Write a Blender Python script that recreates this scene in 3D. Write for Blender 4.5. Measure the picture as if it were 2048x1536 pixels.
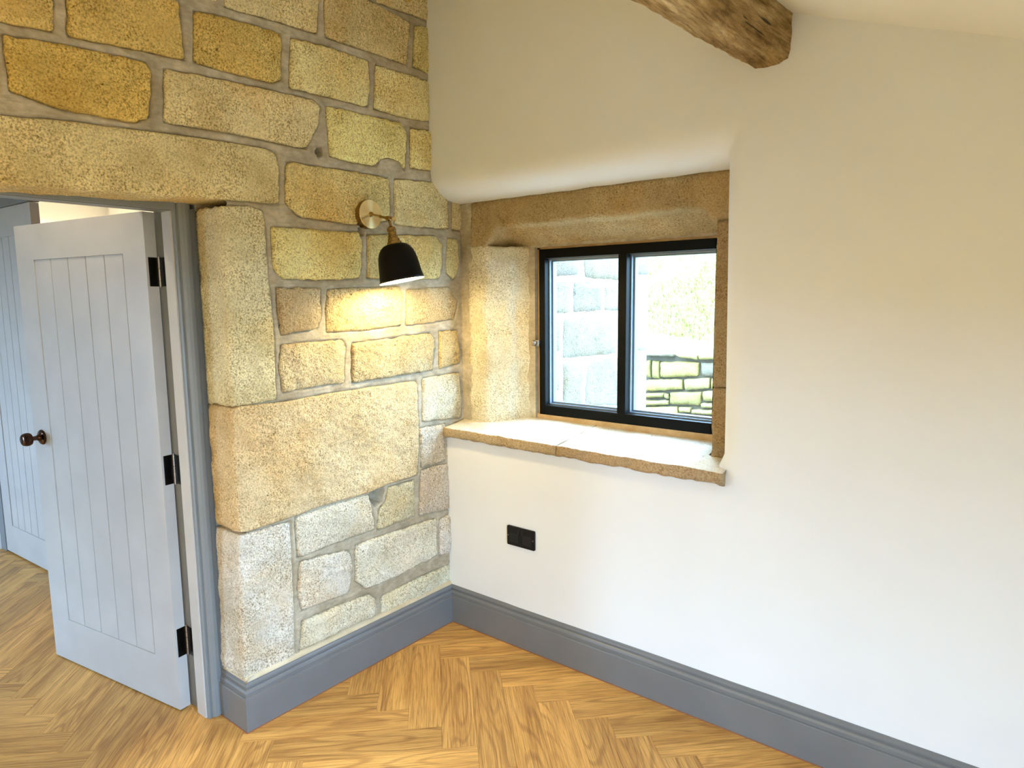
import bpy, bmesh, math, random
import numpy as np
from mathutils import Vector, Matrix, noise

for o in list(bpy.data.objects):
    bpy.data.objects.remove(o, do_unlink=True)
scene = bpy.context.scene
C = scene.collection
random.seed(7)

# ------------------------------------------------------------------ camera
cam_data = bpy.data.cameras.new('camera')
cam_data.sensor_width = 36.0
cam_data.lens = 1345.44 / 2048.0 * 36.0
cam_data.clip_start = 0.02
cam = bpy.data.objects.new('camera', cam_data)
C.objects.link(cam)
r_ = Vector((0.78243324, 0.62265076, -0.01021037))
u_ = Vector((-0.06987096, 0.1040699, 0.99211265))
f_ = Vector((-0.61880228, 0.77554851, -0.12493296))
M = Matrix((r_, u_, -f_)).transposed().to_4x4()
M.translation = Vector((2.23573, -2.30551, 1.6))
cam.matrix_world = M
scene.camera = cam

# ------------------------------------------------------------------ sky
world = bpy.data.worlds.new('overcast_sky')
scene.world = world
world.use_nodes = True
wn = world.node_tree.nodes
wl = world.node_tree.links
wn.clear()
w_out = wn.new('ShaderNodeOutputWorld')
w_bg = wn.new('ShaderNodeBackground')
w_tc = wn.new('ShaderNodeTexCoord')
w_sep = wn.new('ShaderNodeSeparateXYZ')
w_ramp = wn.new('ShaderNodeValToRGB')
w_ramp.color_ramp.elements[0].position = 0.0
w_ramp.color_ramp.elements[0].color = (0.395, 0.63, 0.97, 1)
w_ramp.color_ramp.elements[1].position = 1.0
w_ramp.color_ramp.elements[1].color = (0.415, 0.67, 1.02, 1)
wl.new(w_tc.outputs['Generated'], w_sep.inputs[0])
wl.new(w_sep.outputs['Z'], w_ramp.inputs[0])
wl.new(w_ramp.outputs[0], w_bg.inputs['Color'])
wl.new(w_bg.outputs[0], w_out.inputs['Surface'])
SKY = 39.0
w_bg.inputs['Strength'].default_value = SKY


def portal(name, loc, direction, sx, sy):
    """Daylight portal: guides sky sampling through a modelled opening, gives no light of its own."""
    d = bpy.data.lights.new(name, 'AREA')
    d.shape = 'RECTANGLE'
    d.size, d.size_y = sx, sy
    d.cycles.is_portal = True
    o = bpy.data.objects.new(name, d)
    C.objects.link(o)
    o.location = loc
    o.rotation_euler = Vector(direction).to_track_quat('-Z', 'Y').to_euler()
    return o


def zceil(x):
    return 2.463 - 0.365 * (x - 1.552)


RX1, RY0 = 3.4, -4.6           # right wall and rear wall of the room
GLZ = (-2.95, -1.35, 0.04, 1.42)  # unseen glazing added in the right-hand wall, shaped for low daylight: y0 y1 z0 z1
portal('daylight_eaves_glazing', (RX1 + 0.18, (GLZ[0] + GLZ[1]) / 2, (GLZ[2] + GLZ[3]) / 2), (-1, 0, 0), GLZ[3] - GLZ[2], GLZ[1] - GLZ[0])
portal('daylight_small_window', (0.77, 0.46, 1.43), (0, -1, 0), 0.85, 0.75)
portal('daylight_hall_opening', (-2.3, -4.05, 0.98), (0, 1, 0), 0.75, 1.52)

# ------------------------------------------------------------------ exposure
vs = scene.view_settings
vs.view_transform = 'Standard'
vs.look = 'None'
vs.gamma = 1.0
vs.use_curve_mapping = False
vs.exposure = 0.0


# ================================================================== helpers
def link(o, parent=None):
    C.objects.link(o)
    if parent is not None:
        o.parent = parent
        o.matrix_parent_inverse = parent.matrix_world.inverted() if parent.type == 'EMPTY' else Matrix()
    return o


def tag(o, label=None, cat=None, kind=None, group=None):
    if label:
        o['label'] = label
    if cat:
        o['category'] = cat
    if kind:
        o['kind'] = kind
    if group:
        o['group'] = group
    return o


def mesh_obj(name, verts, faces, mat, parent=None, smooth=False, color=None):
    me = bpy.data.meshes.new(name)
    me.from_pydata([tuple(v) for v in verts], [], faces)
    me.validate()
    bm = bmesh.new()
    bm.from_mesh(me)
    bmesh.ops.recalc_face_normals(bm, faces=bm.faces)
    bm.to_mesh(me)
    bm.free()
    me.materials.append(mat)
    if smooth:
        me.polygons.foreach_set('use_smooth', [True] * len(me.polygons))
    o = bpy.data.objects.new(name, me)
    if color:
        o.color = color
    return link(o, parent)


def empty(name, loc=(0, 0, 0)):
    o = bpy.data.objects.new(name, None)
    o.empty_display_size = 0.05
    o.location = loc
    C.objects.link(o)
    bpy.context.view_layer.update()
    return o


class MB:
    """Collects solids into one mesh."""

    def __init__(self):
        self.v, self.f = [], []

    def box(self, x0, x1, y0, y1, z0, z1, mat=None):
        b = len(self.v)
        pts = [Vector((x, y, z)) for z in (z0, z1) for y in (y0, y1) for x in (x0, x1)]
        if mat is not None:
            pts = [mat @ q for q in pts]
        self.v += pts
        self.f += [tuple(b + i for i in q) for q in
                   ((0, 2, 3, 1), (4, 5, 7, 6), (0, 1, 5, 4), (2, 6, 7, 3), (0, 4, 6, 2), (1, 3, 7, 5))]
        return self

    def lathe(self, prof, mat, n=40, cap0=True, cap1=True):
        """prof: list of (radius, height) swept about local Z."""
        b = len(self.v)
        for (r, h) in prof:
            for k in range(n):
                a = 2 * math.pi * k / n
                self.v.append(mat @ Vector((r * math.cos(a), r * math.sin(a), h)))
        for i in range(len(prof) - 1):
            for k in range(n):
                k2 = (k + 1) % n
                self.f.append((b + i * n + k, b + i * n + k2, b + (i + 1) * n + k2, b + (i + 1) * n + k))
        if cap0:
            self.f.append(tuple(b + k for k in range(n))[::-1])
        if cap1:
            e = b + (len(prof) - 1) * n
            self.f.append(tuple(e + k for k in range(n)))
        return self

    def prism(self, poly, axis, a0, a1, mat=None):
        """poly in the two other axes (ordered), extruded along axis."""
        b = len(self.v)
        n = len(poly)
        for a in (a0, a1):
            for (p, q) in poly:
                w = {0: (a, p, q), 1: (p, a, q), 2: (p, q, a)}[axis]
                w = Vector(w)
                self.v.append(mat @ w if mat is not None else w)
        for k in range(n):
            k2 = (k + 1) % n
            self.f.append((b + k, b + k2, b + n + k2, b + n + k))
        self.f.append(tuple(b + k for k in range(n))[::-1])
        self.f.append(tuple(b + n + k for k in range(n)))
        return self

    def build(self, name, mat, parent=None, smooth=False, bevel=0.0, seg=2, color=None, autosmooth=None):
        o = mesh_obj(name, self.v, self.f, mat, parent, smooth, color)
        if bevel:
            bm = bmesh.new()
            bm.from_mesh(o.data)
            ed = [e for e in bm.edges if len(e.link_faces) == 2 and e.calc_face_angle(0) > 0.6]
            bmesh.ops.bevel(bm, geom=ed, offset=bevel, segments=seg, affect='EDGES', profile=0.5, clamp_overlap=True)
            bm.to_mesh(o.data)
            bm.free()
        if autosmooth:
            me = o.data
            me.polygons.foreach_set('use_smooth', [True] * len(me.polygons))
            bm = bmesh.new()
            bm.from_mesh(me)
            for e in bm.edges:
                e.smooth = not (len(e.link_faces) == 2 and e.calc_face_angle(0) > autosmooth)
            bm.to_mesh(me)
            bm.free()
        return o


def axis_matrix(origin, z_dir, x_hint=(1, 0, 0)):
    z = Vector(z_dir).normalized()
    x = Vector(x_hint)
    x = (x - z * x.dot(z)).normalized()
    y = z.cross(x)
    m = Matrix((x, y, z)).transposed().to_4x4()
    m.translation = Vector(origin)
    return m


def nz(x, y, z, s):
    return noise.noise(Vector((x * s, y * s, z * s)))


# ================================================================== materials
class Mat:
    def __init__(self, name):
        self.m = bpy.data.materials.new(name)
        self.m.use_nodes = True
        self.n = self.m.node_tree.nodes
        self.l = self.m.node_tree.links
        self.b = self.n['Principled BSDF']

    def node(self, t, **kw):
        k = self.n.new(t)
        for a, v in kw.items():
            setattr(k, a, v)
        return k

    def noise(self, vec, scale, detail=3.0, rough=0.5, dist=0.0):
        k = self.n.new('ShaderNodeTexNoise')
        k.inputs['Scale'].default_value = scale
        k.inputs['Detail'].default_value = detail
        k.inputs['Roughness'].default_value = rough
        k.inputs['Distortion'].default_value = dist
        if vec is not None:
            self.l.new(vec, k.inputs['Vector'])
        return k.outputs['Fac']

    def ramp(self, fac, stops, interp='LINEAR'):
        k = self.n.new('ShaderNodeValToRGB')
        k.color_ramp.interpolation = interp
        el = k.color_ramp.elements
        while len(el) < len(stops):
            el.new(0.5)
        for e, (p, c) in zip(el, stops):
            e.position = p
            e.color = (c[0], c[1], c[2], 1) if not isinstance(c, (int, float)) else (c, c, c, 1)
        self.l.new(fac, k.inputs[0])
        return k.outputs[0]

    def mix(self, a, b, fac, mode='MIX'):
        k = self.n.new('ShaderNodeMix')
        k.data_type = 'RGBA'
        k.blend_type = mode
        k.clamp_result = False
        for s, v in ((0, fac), (6, a), (7, b)):
            if isinstance(v, (int, float)):
                k.inputs[s].default_value = v
            elif isinstance(v, tuple):
                k.inputs[s].default_value = (v[0], v[1], v[2], 1)
            else:
                self.l.new(v, k.inputs[s])
        return k.outputs[2]

    def math(self, op, a, b=0.0):
        k = self.n.new('ShaderNodeMath')
        k.operation = op
        for i, v in enumerate((a, b)):
            if isinstance(v, (int, float)):
                k.inputs[i].default_value = v
            else:
                self.l.new(v, k.inputs[i])
        return k.outputs[0]

    def pos(self):
        return self.n.new('ShaderNodeNewGeometry').outputs['Position']

    def mapping(self, vec, scale=(1, 1, 1), loc=(0, 0, 0)):
        k = self.n.new('ShaderNodeMapping')
        k.inputs['Scale'].default_value = scale
        k.inputs['Location'].default_value = loc
        self.l.new(vec, k.inputs['Vector'])
        return k.outputs[0]

    def bump(self, h, strength, dist):
        k = self.n.new('ShaderNodeBump')
        k.inputs['Strength'].default_value = strength
        k.inputs['Distance'].default_value = dist
        self.l.new(h, k.inputs['Height'])
        self.l.new(k.outputs[0], self.b.inputs['Normal'])

    def color(self, c):
        if isinstance(c, tuple):
            self.b.inputs['Base Color'].default_value = (c[0], c[1], c[2], 1)
        else:
            self.l.new(c, self.b.inputs['Base Color'])
        return self

    def set(self, rough=0.5, metal=0.0, spec=0.5, coat=0.0):
        self.b.inputs['Roughness'].default_value = rough
        self.b.inputs['Metallic'].default_value = metal
        self.b.inputs['Specular IOR Level'].default_value = spec
        self.b.inputs['Coat Weight'].default_value = coat
        return self


def stone_material(name, grain=1.0):
    m = Mat(name)
    p = m.pos()
    oi = m.node('ShaderNodeObjectInfo')
    base = oi.outputs['Color']
    if name == 'lightened_sill_top':      # window light put into the upper face's colour, paler than the broken front edge
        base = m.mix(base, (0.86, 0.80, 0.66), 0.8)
    patch = m.ramp(m.noise(p, 5.0, 4, 0.6), [(0.30, (0.80, 0.76, 0.68)), (0.52, (1.0, 1.0, 1.0)), (0.72, (1.13, 1.15, 1.2))])
    c = m.mix(base, patch, 1.0, 'MULTIPLY')
    rust = m.ramp(m.noise(m.mapping(p, (1, 1, 1), (3.1, 1.7, 5.2)), 3.3, 3, 0.55), [(0.50, 0.0), (0.72, 0.55)])
    c = m.mix(c, m.mix(base, (1.04, 0.84, 0.56), 1.0, 'MULTIPLY'), rust)
    fine = m.noise(p, 165.0, 3, 0.62)
    mid = m.noise(p, 52.0, 4, 0.65, 0.6)
    both = m.math('ADD', m.math('MULTIPLY', fine, 0.78), m.math('MULTIPLY', mid, 0.22))
    g = m.ramp(both, [(0.35, (0.36, 0.28, 0.18)), (0.43, (0.74, 0.68, 0.58)), (0.51, (1.03, 1.03, 1.02)), (0.62, (1.32, 1.33, 1.36))])
    amount = m.ramp(m.noise(p, 7.0, 2, 0.5), [(0.34, 0.50 * grain), (0.60, 1.0 * grain)])
    c = m.mix(c, m.mix(c, g, 1.0, 'MULTIPLY'), amount)
    pits = m.ramp(m.noise(p, 70.0, 2, 0.5), [(0.21, 1.0), (0.29, 0.0)])
    c = m.mix(c, m.mix(c, (0.36, 0.29, 0.21), 1.0, 'MULTIPLY'), pits)
    m.color(c)
    crisp = m.noise(p, 210.0, 3, 0.7)
    h = m.math('ADD', m.math('ADD', m.math('MULTIPLY', fine, 0.6), m.math('MULTIPLY', mid, 0.6)), m.math('MULTIPLY', crisp, 0.28))
    h = m.math('SUBTRACT', h, m.math('MULTIPLY', pits, 0.5))
    m.bump(h, 1.0, 0.011 * grain)
    m.set(0.92, spec=0.15)
    return m.m


STONE = stone_material('rough_sandstone')
STONE_OLD = stone_material('window_sandstone', 0.8)
STONE_TOPLIT = stone_material('lightened_sill_top', 0.35)

m = Mat('lime_mortar')
p = m.pos()
c = m.ramp(m.noise(p, 9, 4, 0.6), [(0.3, (0.34, 0.275, 0.175)), (0.55, (0.46, 0.385, 0.265)), (0.75, (0.60, 0.52, 0.38))])
streak = m.ramp(m.noise(m.mapping(p, (38, 30, 70)), 1.0, 4, 0.65), [(0.3, 0.82), (0.7, 1.15)])
c = m.mix(c, streak, 1.0, 'MULTIPLY')
m.color(c)
m.bump(m.math('ADD', m.noise(m.mapping(p, (40, 28, 80)), 1.0, 3), m.noise(p, 110, 3)), 0.7, 0.003)
m.set(0.9, spec=0.15)
MORTAR = m.m

m = Mat('pale_pointing')
p = m.pos()
m.color(m.ramp(m.noise(p, 14, 3), [(0.3, (0.52, 0.42, 0.26)), (0.7, (0.68, 0.58, 0.40))]))
m.bump(m.noise(p, 50, 3), 0.5, 0.003)
m.set(0.9, spec=0.15)
POINTING = m.m

m = Mat('sand_pointing')
p = m.pos()
m.color(m.ramp(m.noise(p, 20, 3), [(0.3, (0.44, 0.28, 0.12)), (0.7, (0.58, 0.40, 0.20))]))
m.bump(m.noise(p, 90, 3), 0.4, 0.002)
m.set(0.9, spec=0.15)
SAND = m.m

m = Mat('white_plaster')
p = m.pos()
m.color(m.ramp(m.noise(p, 2.2, 3), [(0.3, (0.775, 0.775, 0.75)), (0.7, (0.81, 0.81, 0.785))]))
m.bump(m.noise(p, 14, 3, 0.6), 0.12, 0.004)
m.set(0.75, spec=0.2)
PLASTER = m.m

m = Mat('ceiling_white')
p = m.pos()
m.color(m.ramp(m.noise(p, 2.2, 3), [(0.3, (0.91, 0.90, 0.87)), (0.7, (0.94, 0.93, 0.90))]))
m.bump(m.noise(p, 14, 3, 0.6), 0.1, 0.004)
m.set(0.8, spec=0.2)
CEILW = m.m


def paint(name, col, rough):
    m = Mat(name)
    p = m.pos()
    m.color(m.mix(col, m.ramp(m.noise(p, 6, 2), [(0.3, 0.95), (0.7, 1.05)]), 1.0, 'MULTIPLY'))
    m.bump(m.noise(p, 130, 2), 0.06, 0.001)
    m.set(rough, spec=0.45)
    return m.m


SKIRT = paint('blue_grey_satin', (0.166, 0.167, 0.166), 0.32)
DOORP = paint('pale_grey_satin', (0.515, 0.492, 0.455), 0.36)
FRAMEP = paint('frame_grey_satin', (0.21, 0.222, 0.222), 0.38)
GAP = paint('dark_groove', (0.012, 0.013, 0.016), 0.8)

m = Mat('anthracite_frame')
m.color(m.mix((0.0025, 0.003, 0.0028), (1, 1, 1), 0.0))
m.set(0.45, spec=0.1)
BLACKF = m.m
m = Mat('outer_frame_grey')
m.color(m.mix((0.16, 0.20, 0.235), (1, 1, 1), 0.0))
m.set(0.35, spec=0.5)
OUTERF = m.m

m = Mat('clear_glass')
m.n.remove(m.b)
tr = m.node('ShaderNodeBsdfTransparent')
gl = m.node('ShaderNodeBsdfGlossy')
gl.inputs['Roughness'].default_value = 0.0
lw = m.node('ShaderNodeLayerWeight')
lw.inputs['Blend'].default_value = 0.5
fac_ = m.math('ADD', m.math('MULTIPLY', m.math('POWER', lw.outputs['Facing'], 5.0), 0.8), 0.03)
mx = m.node('ShaderNodeMixShader')
m.l.new(fac_, mx.inputs[0])
m.l.new(tr.outputs[0], mx.inputs[1])
m.l.new(gl.outputs[0], mx.inputs[2])
tr.inputs['Color'].default_value = (0.96, 0.98, 0.98, 1)
m.l.new(mx.outputs[0], m.n['Material Output'].inputs['Surface'])
GLASS = m.m


def metal(name, col, rough, aniso=0.0):
    m = Mat(name)
    p = m.pos()
    m.color(m.mix(col, m.ramp(m.noise(p, 60, 3), [(0.3, 0.9), (0.7, 1.06)]), 1.0, 'MULTIPLY'))
    m.set(rough, 1.0)
    m.b.inputs['Anisotropic'].default_value = aniso
    return m.m


BRASS = metal('brushed_brass', (0.78, 0.60, 0.27), 0.3)
ANTQ = metal('antique_brass', (0.33, 0.22, 0.085), 0.22)
BRONZE = metal('dark_bronze', (0.09, 0.045, 0.028), 0.22)
BLKMET = metal('black_steel', (0.035, 0.033, 0.03), 0.3)
STEEL = metal('aged_steel', (0.36, 0.31, 0.26), 0.4)

# brushed disc: radial anisotropic highlights of a spun brass plate
m = Mat('spun_brass')
tan = m.node('ShaderNodeTangent', direction_type='RADIAL', axis='Z')
m.color(m.mix((0.92, 0.77, 0.42), (1, 1, 1), 0.0))
m.set(0.26, 1.0)
m.b.inputs['Anisotropic'].default_value = 0.9
m.b.inputs['Anisotropic Rotation'].default_value = 0.25
m.l.new(tan.outputs[0], m.b.inputs['Tangent'])
SPUN = m.m

m = Mat('black_enamel')
m.color(m.mix((0.004, 0.0035, 0.003), (1, 1, 1), 0.0))
m.set(0.42, spec=0.12)
ENAMEL = m.m
m = Mat('white_enamel')
m.color(m.mix((0.9, 0.87, 0.80), (1, 1, 1), 0.0))
m.set(0.4)
WHITEEN = m.m
m = Mat('lamp_glow')
m.color((1, 0.9, 0.7))
m.b.inputs['Emission Color'].default_value = (1.0, 0.80, 0.47, 1)
m.b.inputs['Emission Strength'].default_value = 30.0
BULB = m.m
m = Mat('globe_glow')
m.color((1, 0.9, 0.7))
m.b.inputs['Emission Color'].default_value = (1.0, 0.81, 0.42, 1)
m.b.inputs['Emission Strength'].default_value = 128.0
GLOBE = m.m
m = Mat('black_nickel')
m.color(m.mix((0.006, 0.005, 0.0045), (1, 1, 1), 0.0))
m.set(0.3, 0.0, spec=0.25)
NICKEL = m.m


def oak(name, lo, hi, dark):
    m = Mat(name)
    tc = m.node('ShaderNodeTexCoord').outputs['Object']
    oi = m.node('ShaderNodeObjectInfo')
    off = m.node('ShaderNodeVectorMath', operation='SCALE')
    off.inputs[0].default_value = (13.0, 29.0, 41.0)
    m.l.new(oi.outputs['Random'], off.inputs['Scale'])
    add = m.node('ShaderNodeVectorMath', operation='ADD')
    m.l.new(tc, add.inputs[0])
    m.l.new(off.outputs[0], add.inputs[1])
    v = add.outputs[0]
    warp = m.noise(m.mapping(v, (0.95, 7.5, 1)), 1.0, 1.5, 0.45)
    rings = m.math('SINE', m.math('MULTIPLY', warp, 88.0))
    rings = m.math('ADD', m.math('MULTIPLY', rings, 0.5), 0.5)
    fibre = m.noise(m.mapping(v, (5, 230, 1)), 1.0, 3, 0.65)
    pores = m.noise(m.mapping(v, (11, 420, 1), (3, 1, 0)), 1.0, 2, 0.5)
    streak = m.noise(m.mapping(v, (1.1, 17, 1)), 1.0, 3, 0.55)
    c = m.ramp(streak, [(0.28, lo), (0.66, hi)])
    where = m.ramp(m.noise(m.mapping(v, (1.4, 5, 1), (5, 5, 0)), 1.0, 1), [(0.38, 0.25), (0.58, 1.0)])
    c = m.mix(c, dark, m.math('MULTIPLY', m.math('MULTIPLY', m.ramp(rings, [(0.62, 0.0), (1.0, 1.0)]), where), 0.48))
    c = m.mix(c, m.ramp(fibre, [(0.34, (0.58, 0.50, 0.40)), (0.56, (1.06, 1.05, 1.03))]), 0.85, 'MULTIPLY')
    c = m.mix(c, m.ramp(pores, [(0.30, (0.55, 0.48, 0.40)), (0.42, (1.0, 1.0, 1.0))]), 0.7, 'MULTIPLY')
    knots = m.ramp(m.noise(m.mapping(v, (5, 16, 1), (7, 3, 0)), 1.0, 1, 0.3), [(0.13, 1.0), (0.2, 0.0)])
    c = m.mix(c, (0.10, 0.045, 0.015), m.math('MULTIPLY', knots, 0.7))
    var = m.node('ShaderNodeMapRange')
    var.inputs['To Min'].default_value = 0.84
    var.inputs['To Max'].default_value = 1.12
    m.l.new(oi.outputs['Random'], var.inputs['Value'])
    comb = m.node('ShaderNodeCombineColor')
    for i in range(3):
        m.l.new(var.outputs[0], comb.inputs[i])
    c = m.mix(c, comb.outputs[0], 1.0, 'MULTIPLY')
    m.color(c)
    m.bump(m.math('ADD', fibre, m.math('MULTIPLY', rings, 0.3)), 0.25, 0.0012)
    m.set(0.42, spec=0.4)
    return m.m


OAK = oak('oak_plank', (0.56, 0.295, 0.08), (0.82, 0.485, 0.15), (0.32, 0.135, 0.032))

m = Mat('old_beam_wood')
p = m.pos()
fib = m.noise(m.mapping(p, (75, 5.0, 75)), 1.0, 4, 0.7, 0.8)
big = m.noise(m.mapping(p, (13, 3.5, 13)), 1.0, 5, 0.68)
c = m.ramp(big, [(0.30, (0.135, 0.075, 0.024)), (0.46, (0.36, 0.235, 0.095)), (0.58, (0.50, 0.36, 0.17)), (0.72, (0.80, 0.66, 0.42))])
c = m.mix(c, m.ramp(fib, [(0.3, (0.38, 0.31, 0.22)), (0.58, (1.15, 1.13, 1.08))]), 0.9, 'MULTIPLY')
crack = m.ramp(m.noise(m.mapping(p, (36, 1.6, 36), (2, 5, 1)), 1.0, 2, 0.5), [(0.28, 1.0), (0.31, 0.0)])
c = m.mix(c, (0.02, 0.01, 0.004), m.math('MULTIPLY', crack, 0.9))
m.color(c)
m.bump(m.math('SUBTRACT', m.math('ADD', fib, big), crack), 0.9, 0.008)
m.set(0.8, spec=0.2)
BEAMW = m.m

m = Mat('meadow_ground')
p = m.pos()
c = m.ramp(m.noise(m.mapping(p, (1, 2.2, 2.2)), 3.0, 5, 0.7), [(0.33, (0.13, 0.10, 0.06)), (0.5, (0.20, 0.19, 0.065)), (0.68, (0.18, 0.225, 0.05))])
m.color(c)
m.bump(m.noise(p, 18, 4), 0.8, 0.05)
m.set(0.95, spec=0.1)
MEADOW = m.m
m = Mat('grass_blade')
p = m.pos()
m.color(m.ramp(m.noise(p, 7, 3), [(0.35, (0.32, 0.25, 0.11)), (0.55, (0.23, 0.26, 0.06)), (0.75, (0.32, 0.33, 0.12))]))
m.set(0.8, spec=0.1)
BLADE = m.m
m = Mat('gravel_ground')
p = m.pos()
m.color(m.ramp(m.noise(p, 30, 4), [(0.3, (0.075, 0.065, 0.05)), (0.7, (0.14, 0.125, 0.10))]))
m.set(0.95, spec=0.1)
GRAVEL = m.m

TONE = {'golden': (0.80, 0.575, 0.185), 'ochre': (0.86, 0.72, 0.35), 'honey': (0.64, 0.50, 0.275), 'jamb': (0.74, 0.63, 0.40), 'peach': (0.72, 0.525, 0.28),
        'pale': (0.80, 0.735, 0.585), 'mid': (0.66, 0.575, 0.42), 'grey': (0.17, 0.145, 0.108), 'brown': (0.235, 0.155, 0.062), 'moss': (0.27, 0.225, 0.085)}


def tone(k, rnd, spread=0.10):
    c = TONE[k]
    s = 1 + rnd.uniform(-spread, spread)
    return (c[0] * s, c[1] * s * (1 + rnd.uniform(-.03, .03)), c[2] * s * (1 + rnd.uniform(-.10, .10)), 1)


# ================================================================== rough stone builder
def resample(pts, n):
    d = [0.0]
    for a, b in zip(pts, pts[1:]):
        d.append(d[-1] + math.dist(a, b))
    out = []
    for i in range(n + 1):
        t = d[-1] * i / n
        k = 0
        while k < len(pts) - 2 and d[k + 1] < t:
            k += 1
        seg = max(d[k + 1] - d[k], 1e-9)
        w = min(max((t - d[k]) / seg, 0), 1)
        out.append((pts[k][0] + (pts[k + 1][0] - pts[k][0]) * w, pts[k][1] + (pts[k + 1][1] - pts[k][1]) * w))
    return out


def params(length, step, edge):
    n = max(int(length / step), 3)
    ps = [0.0]
    for e in edge:
        if e < length * 0.4:
            ps.append(e / length)
    a = ps[-1]
    inner = [a + (1 - 2 * a) * i / n for i in range(1, n)]
    return ps + inner + [1 - x for x in reversed(ps)]


def rough_stone(name, poly, to_world, parent, mat, color, seed, step=0.014, face=0.0, bulge=0.010, depth=0.05,
                rough=0.004, edge_r=0.014, jitter=0.004, soft=3, side_steps=1, back=False):
    """poly: clockwise (u,v) outline. to_world(u, v, w): w = proud of the wall plane. A pillowed, rough, thick stone."""
    us = [q[0] for q in poly]
    vs_ = [q[1] for q in poly]
    u0, u1, v0, v1 = min(us), max(us), min(vs_), max(vs_)
    nu = [((a - u0) / (u1 - u0), (b - v0) / (v1 - v0)) for a, b in poly]
    n = len(poly)
    tl = min(range(n), key=lambda i: nu[i][0] - nu[i][1])
    tr_ = max(range(n), key=lambda i: nu[i][0] + nu[i][1])
    br = max(range(n), key=lambda i: nu[i][0] - nu[i][1])
    bl = min(range(n), key=lambda i: nu[i][0] + nu[i][1])

    def run(i, j):
        out = [poly[i]]
        while i != j:
            i = (i + 1) % n
            out.append(poly[i])
        return out
    K = 24
    top = resample(run(tl, tr_), K)
    right = resample(run(tr_, br), K)
    bot = resample(run(br, bl), K)
    left = resample(run(bl, tl), K)
    ring = top[:-1] + right[:-1] + bot[:-1] + left[:-1]
    for _ in range(soft):
        m_ = len(ring)
        ring = [((ring[i - 1][0] + 2 * ring[i][0] + ring[(i + 1) % m_][0]) / 4,
                 (ring[i - 1][1] + 2 * ring[i][1] + ring[(i + 1) % m_][1]) / 4) for i in range(m_)]
    so = seed * 17.31
    ring = [(a + jitter * (nz(a, b, so, 38) + 0.6 * nz(a, b, so, 90)), b + jitter * (nz(a, b, so + 9, 38) + 0.6 * nz(a, b, so + 9, 90)))
            for a, b in ring]
    T = ring[0:K + 1]
    R = ring[K:2 * K + 1]
    B = ring[2 * K:3 * K + 1][::-1]
    L = (ring[3 * K:] + [ring[0]])[::-1]

    def at(line, s):
        x = s * K
        i = min(int(x), K - 1)
        w = x - i
        return (line[i][0] * (1 - w) + line[i + 1][0] * w, line[i][1] * (1 - w) + line[i + 1][1] * w)
    wU, hV = u1 - u0, v1 - v0
    S = params(wU, step, (0.003, 0.008))
    Tt = params(hV, step, (0.003, 0.008))
    verts, faces = [], []
    nS, nT = len(S), len(Tt)
    tl_, tr2, bl_, br2 = T[0], T[-1], B[0], B[-1]
    for t in Tt:
        l_, r2 = at(L, t), at(R, t)
        for s in S:
            a, b = at(T, s), at(B, s)
            q = []
            for k in (0, 1):
                q.append((1 - t) * a[k] + t * b[k] + (1 - s) * l_[k] + s * r2[k]
                         - ((1 - s) * (1 - t) * tl_[k] + s * (1 - t) * tr2[k] + (1 - s) * t * bl_[k] + s * t * br2[k]))
            e = min(min(s, 1 - s) * wU, min(t, 1 - t) * hV)
            er = min(e / edge_r, 1.0)
            fall = edge_r * (1 - math.sqrt(max(0.0, 1 - (1 - er) ** 2)))
            pil = bulge * (1 - (2 * s - 1) ** 4) * (1 - (2 * t - 1) ** 4)
            k2 = rough * (1.0 * nz(q[0], q[1], so, 9) + 0.75 * nz(q[0], q[1], so, 26) + 0.6 * nz(q[0], q[1], so, 62) + (0.55 * nz(q[0], q[1], so, 120) if step < 0.01 else 0.0)) * (0.35 + 0.65 * er)
            verts.append(to_world(q[0], q[1], face + pil - fall + k2))
    for j in range(nT - 1):
        for i in range(nS - 1):
            k = j * nS + i
            faces.append((k, k + 1, k + nS + 1, k + nS))
    loop = [i for i in range(nS)] + [j * nS + nS - 1 for j in range(1, nT)] + \
           [(nT - 1) * nS + i for i in range(nS - 2, -1, -1)] + [j * nS for j in range(nT - 2, 0, -1)]
    prev = loop
    uv = []
    for j, t in enumerate(Tt):
        for i, s in enumerate(S):
            uv.append((s, t))
    ringuv = []
    for k in loop:
        s, t = uv[k]
        if t == 0:
            ringuv.append(at(T, s))
        elif t == 1:
            ringuv.append(at(B, s))
        elif s == 0:
            ringuv.append(at(L, t))
        else:
            ringuv.append(at(R, t))
    cu, cv = sum(a for a, _ in ringuv) / len(ringuv), sum(b for _, b in ringuv) / len(ringuv)
    for d in range(1, side_steps + 1):
        base = len(verts)
        w = face - edge_r - (depth - edge_r) * d / side_steps
        for (a, b) in ringuv:
            k3 = rough * 1.2 * (nz(a, b + w * 3, so + w * 7, 16) + 0.6 * nz(a, b + w * 5, so + w * 9, 45)) if side_steps > 1 else 0.0
            dd = math.hypot(a - cu, b - cv) or 1
            verts.append(to_world(a + (a - cu) / dd * k3, b + (b - cv) / dd * k3, w))
        new = list(range(base, base + len(loop)))
        for i in range(len(loop)):
            j = (i + 1) % len(loop)
            faces.append((prev[i], new[i], new[j], prev[j]))
        prev = new
    if back:
        faces.append(tuple(prev))
    return mesh_obj(name, verts, faces, mat, parent, True, color)


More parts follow.
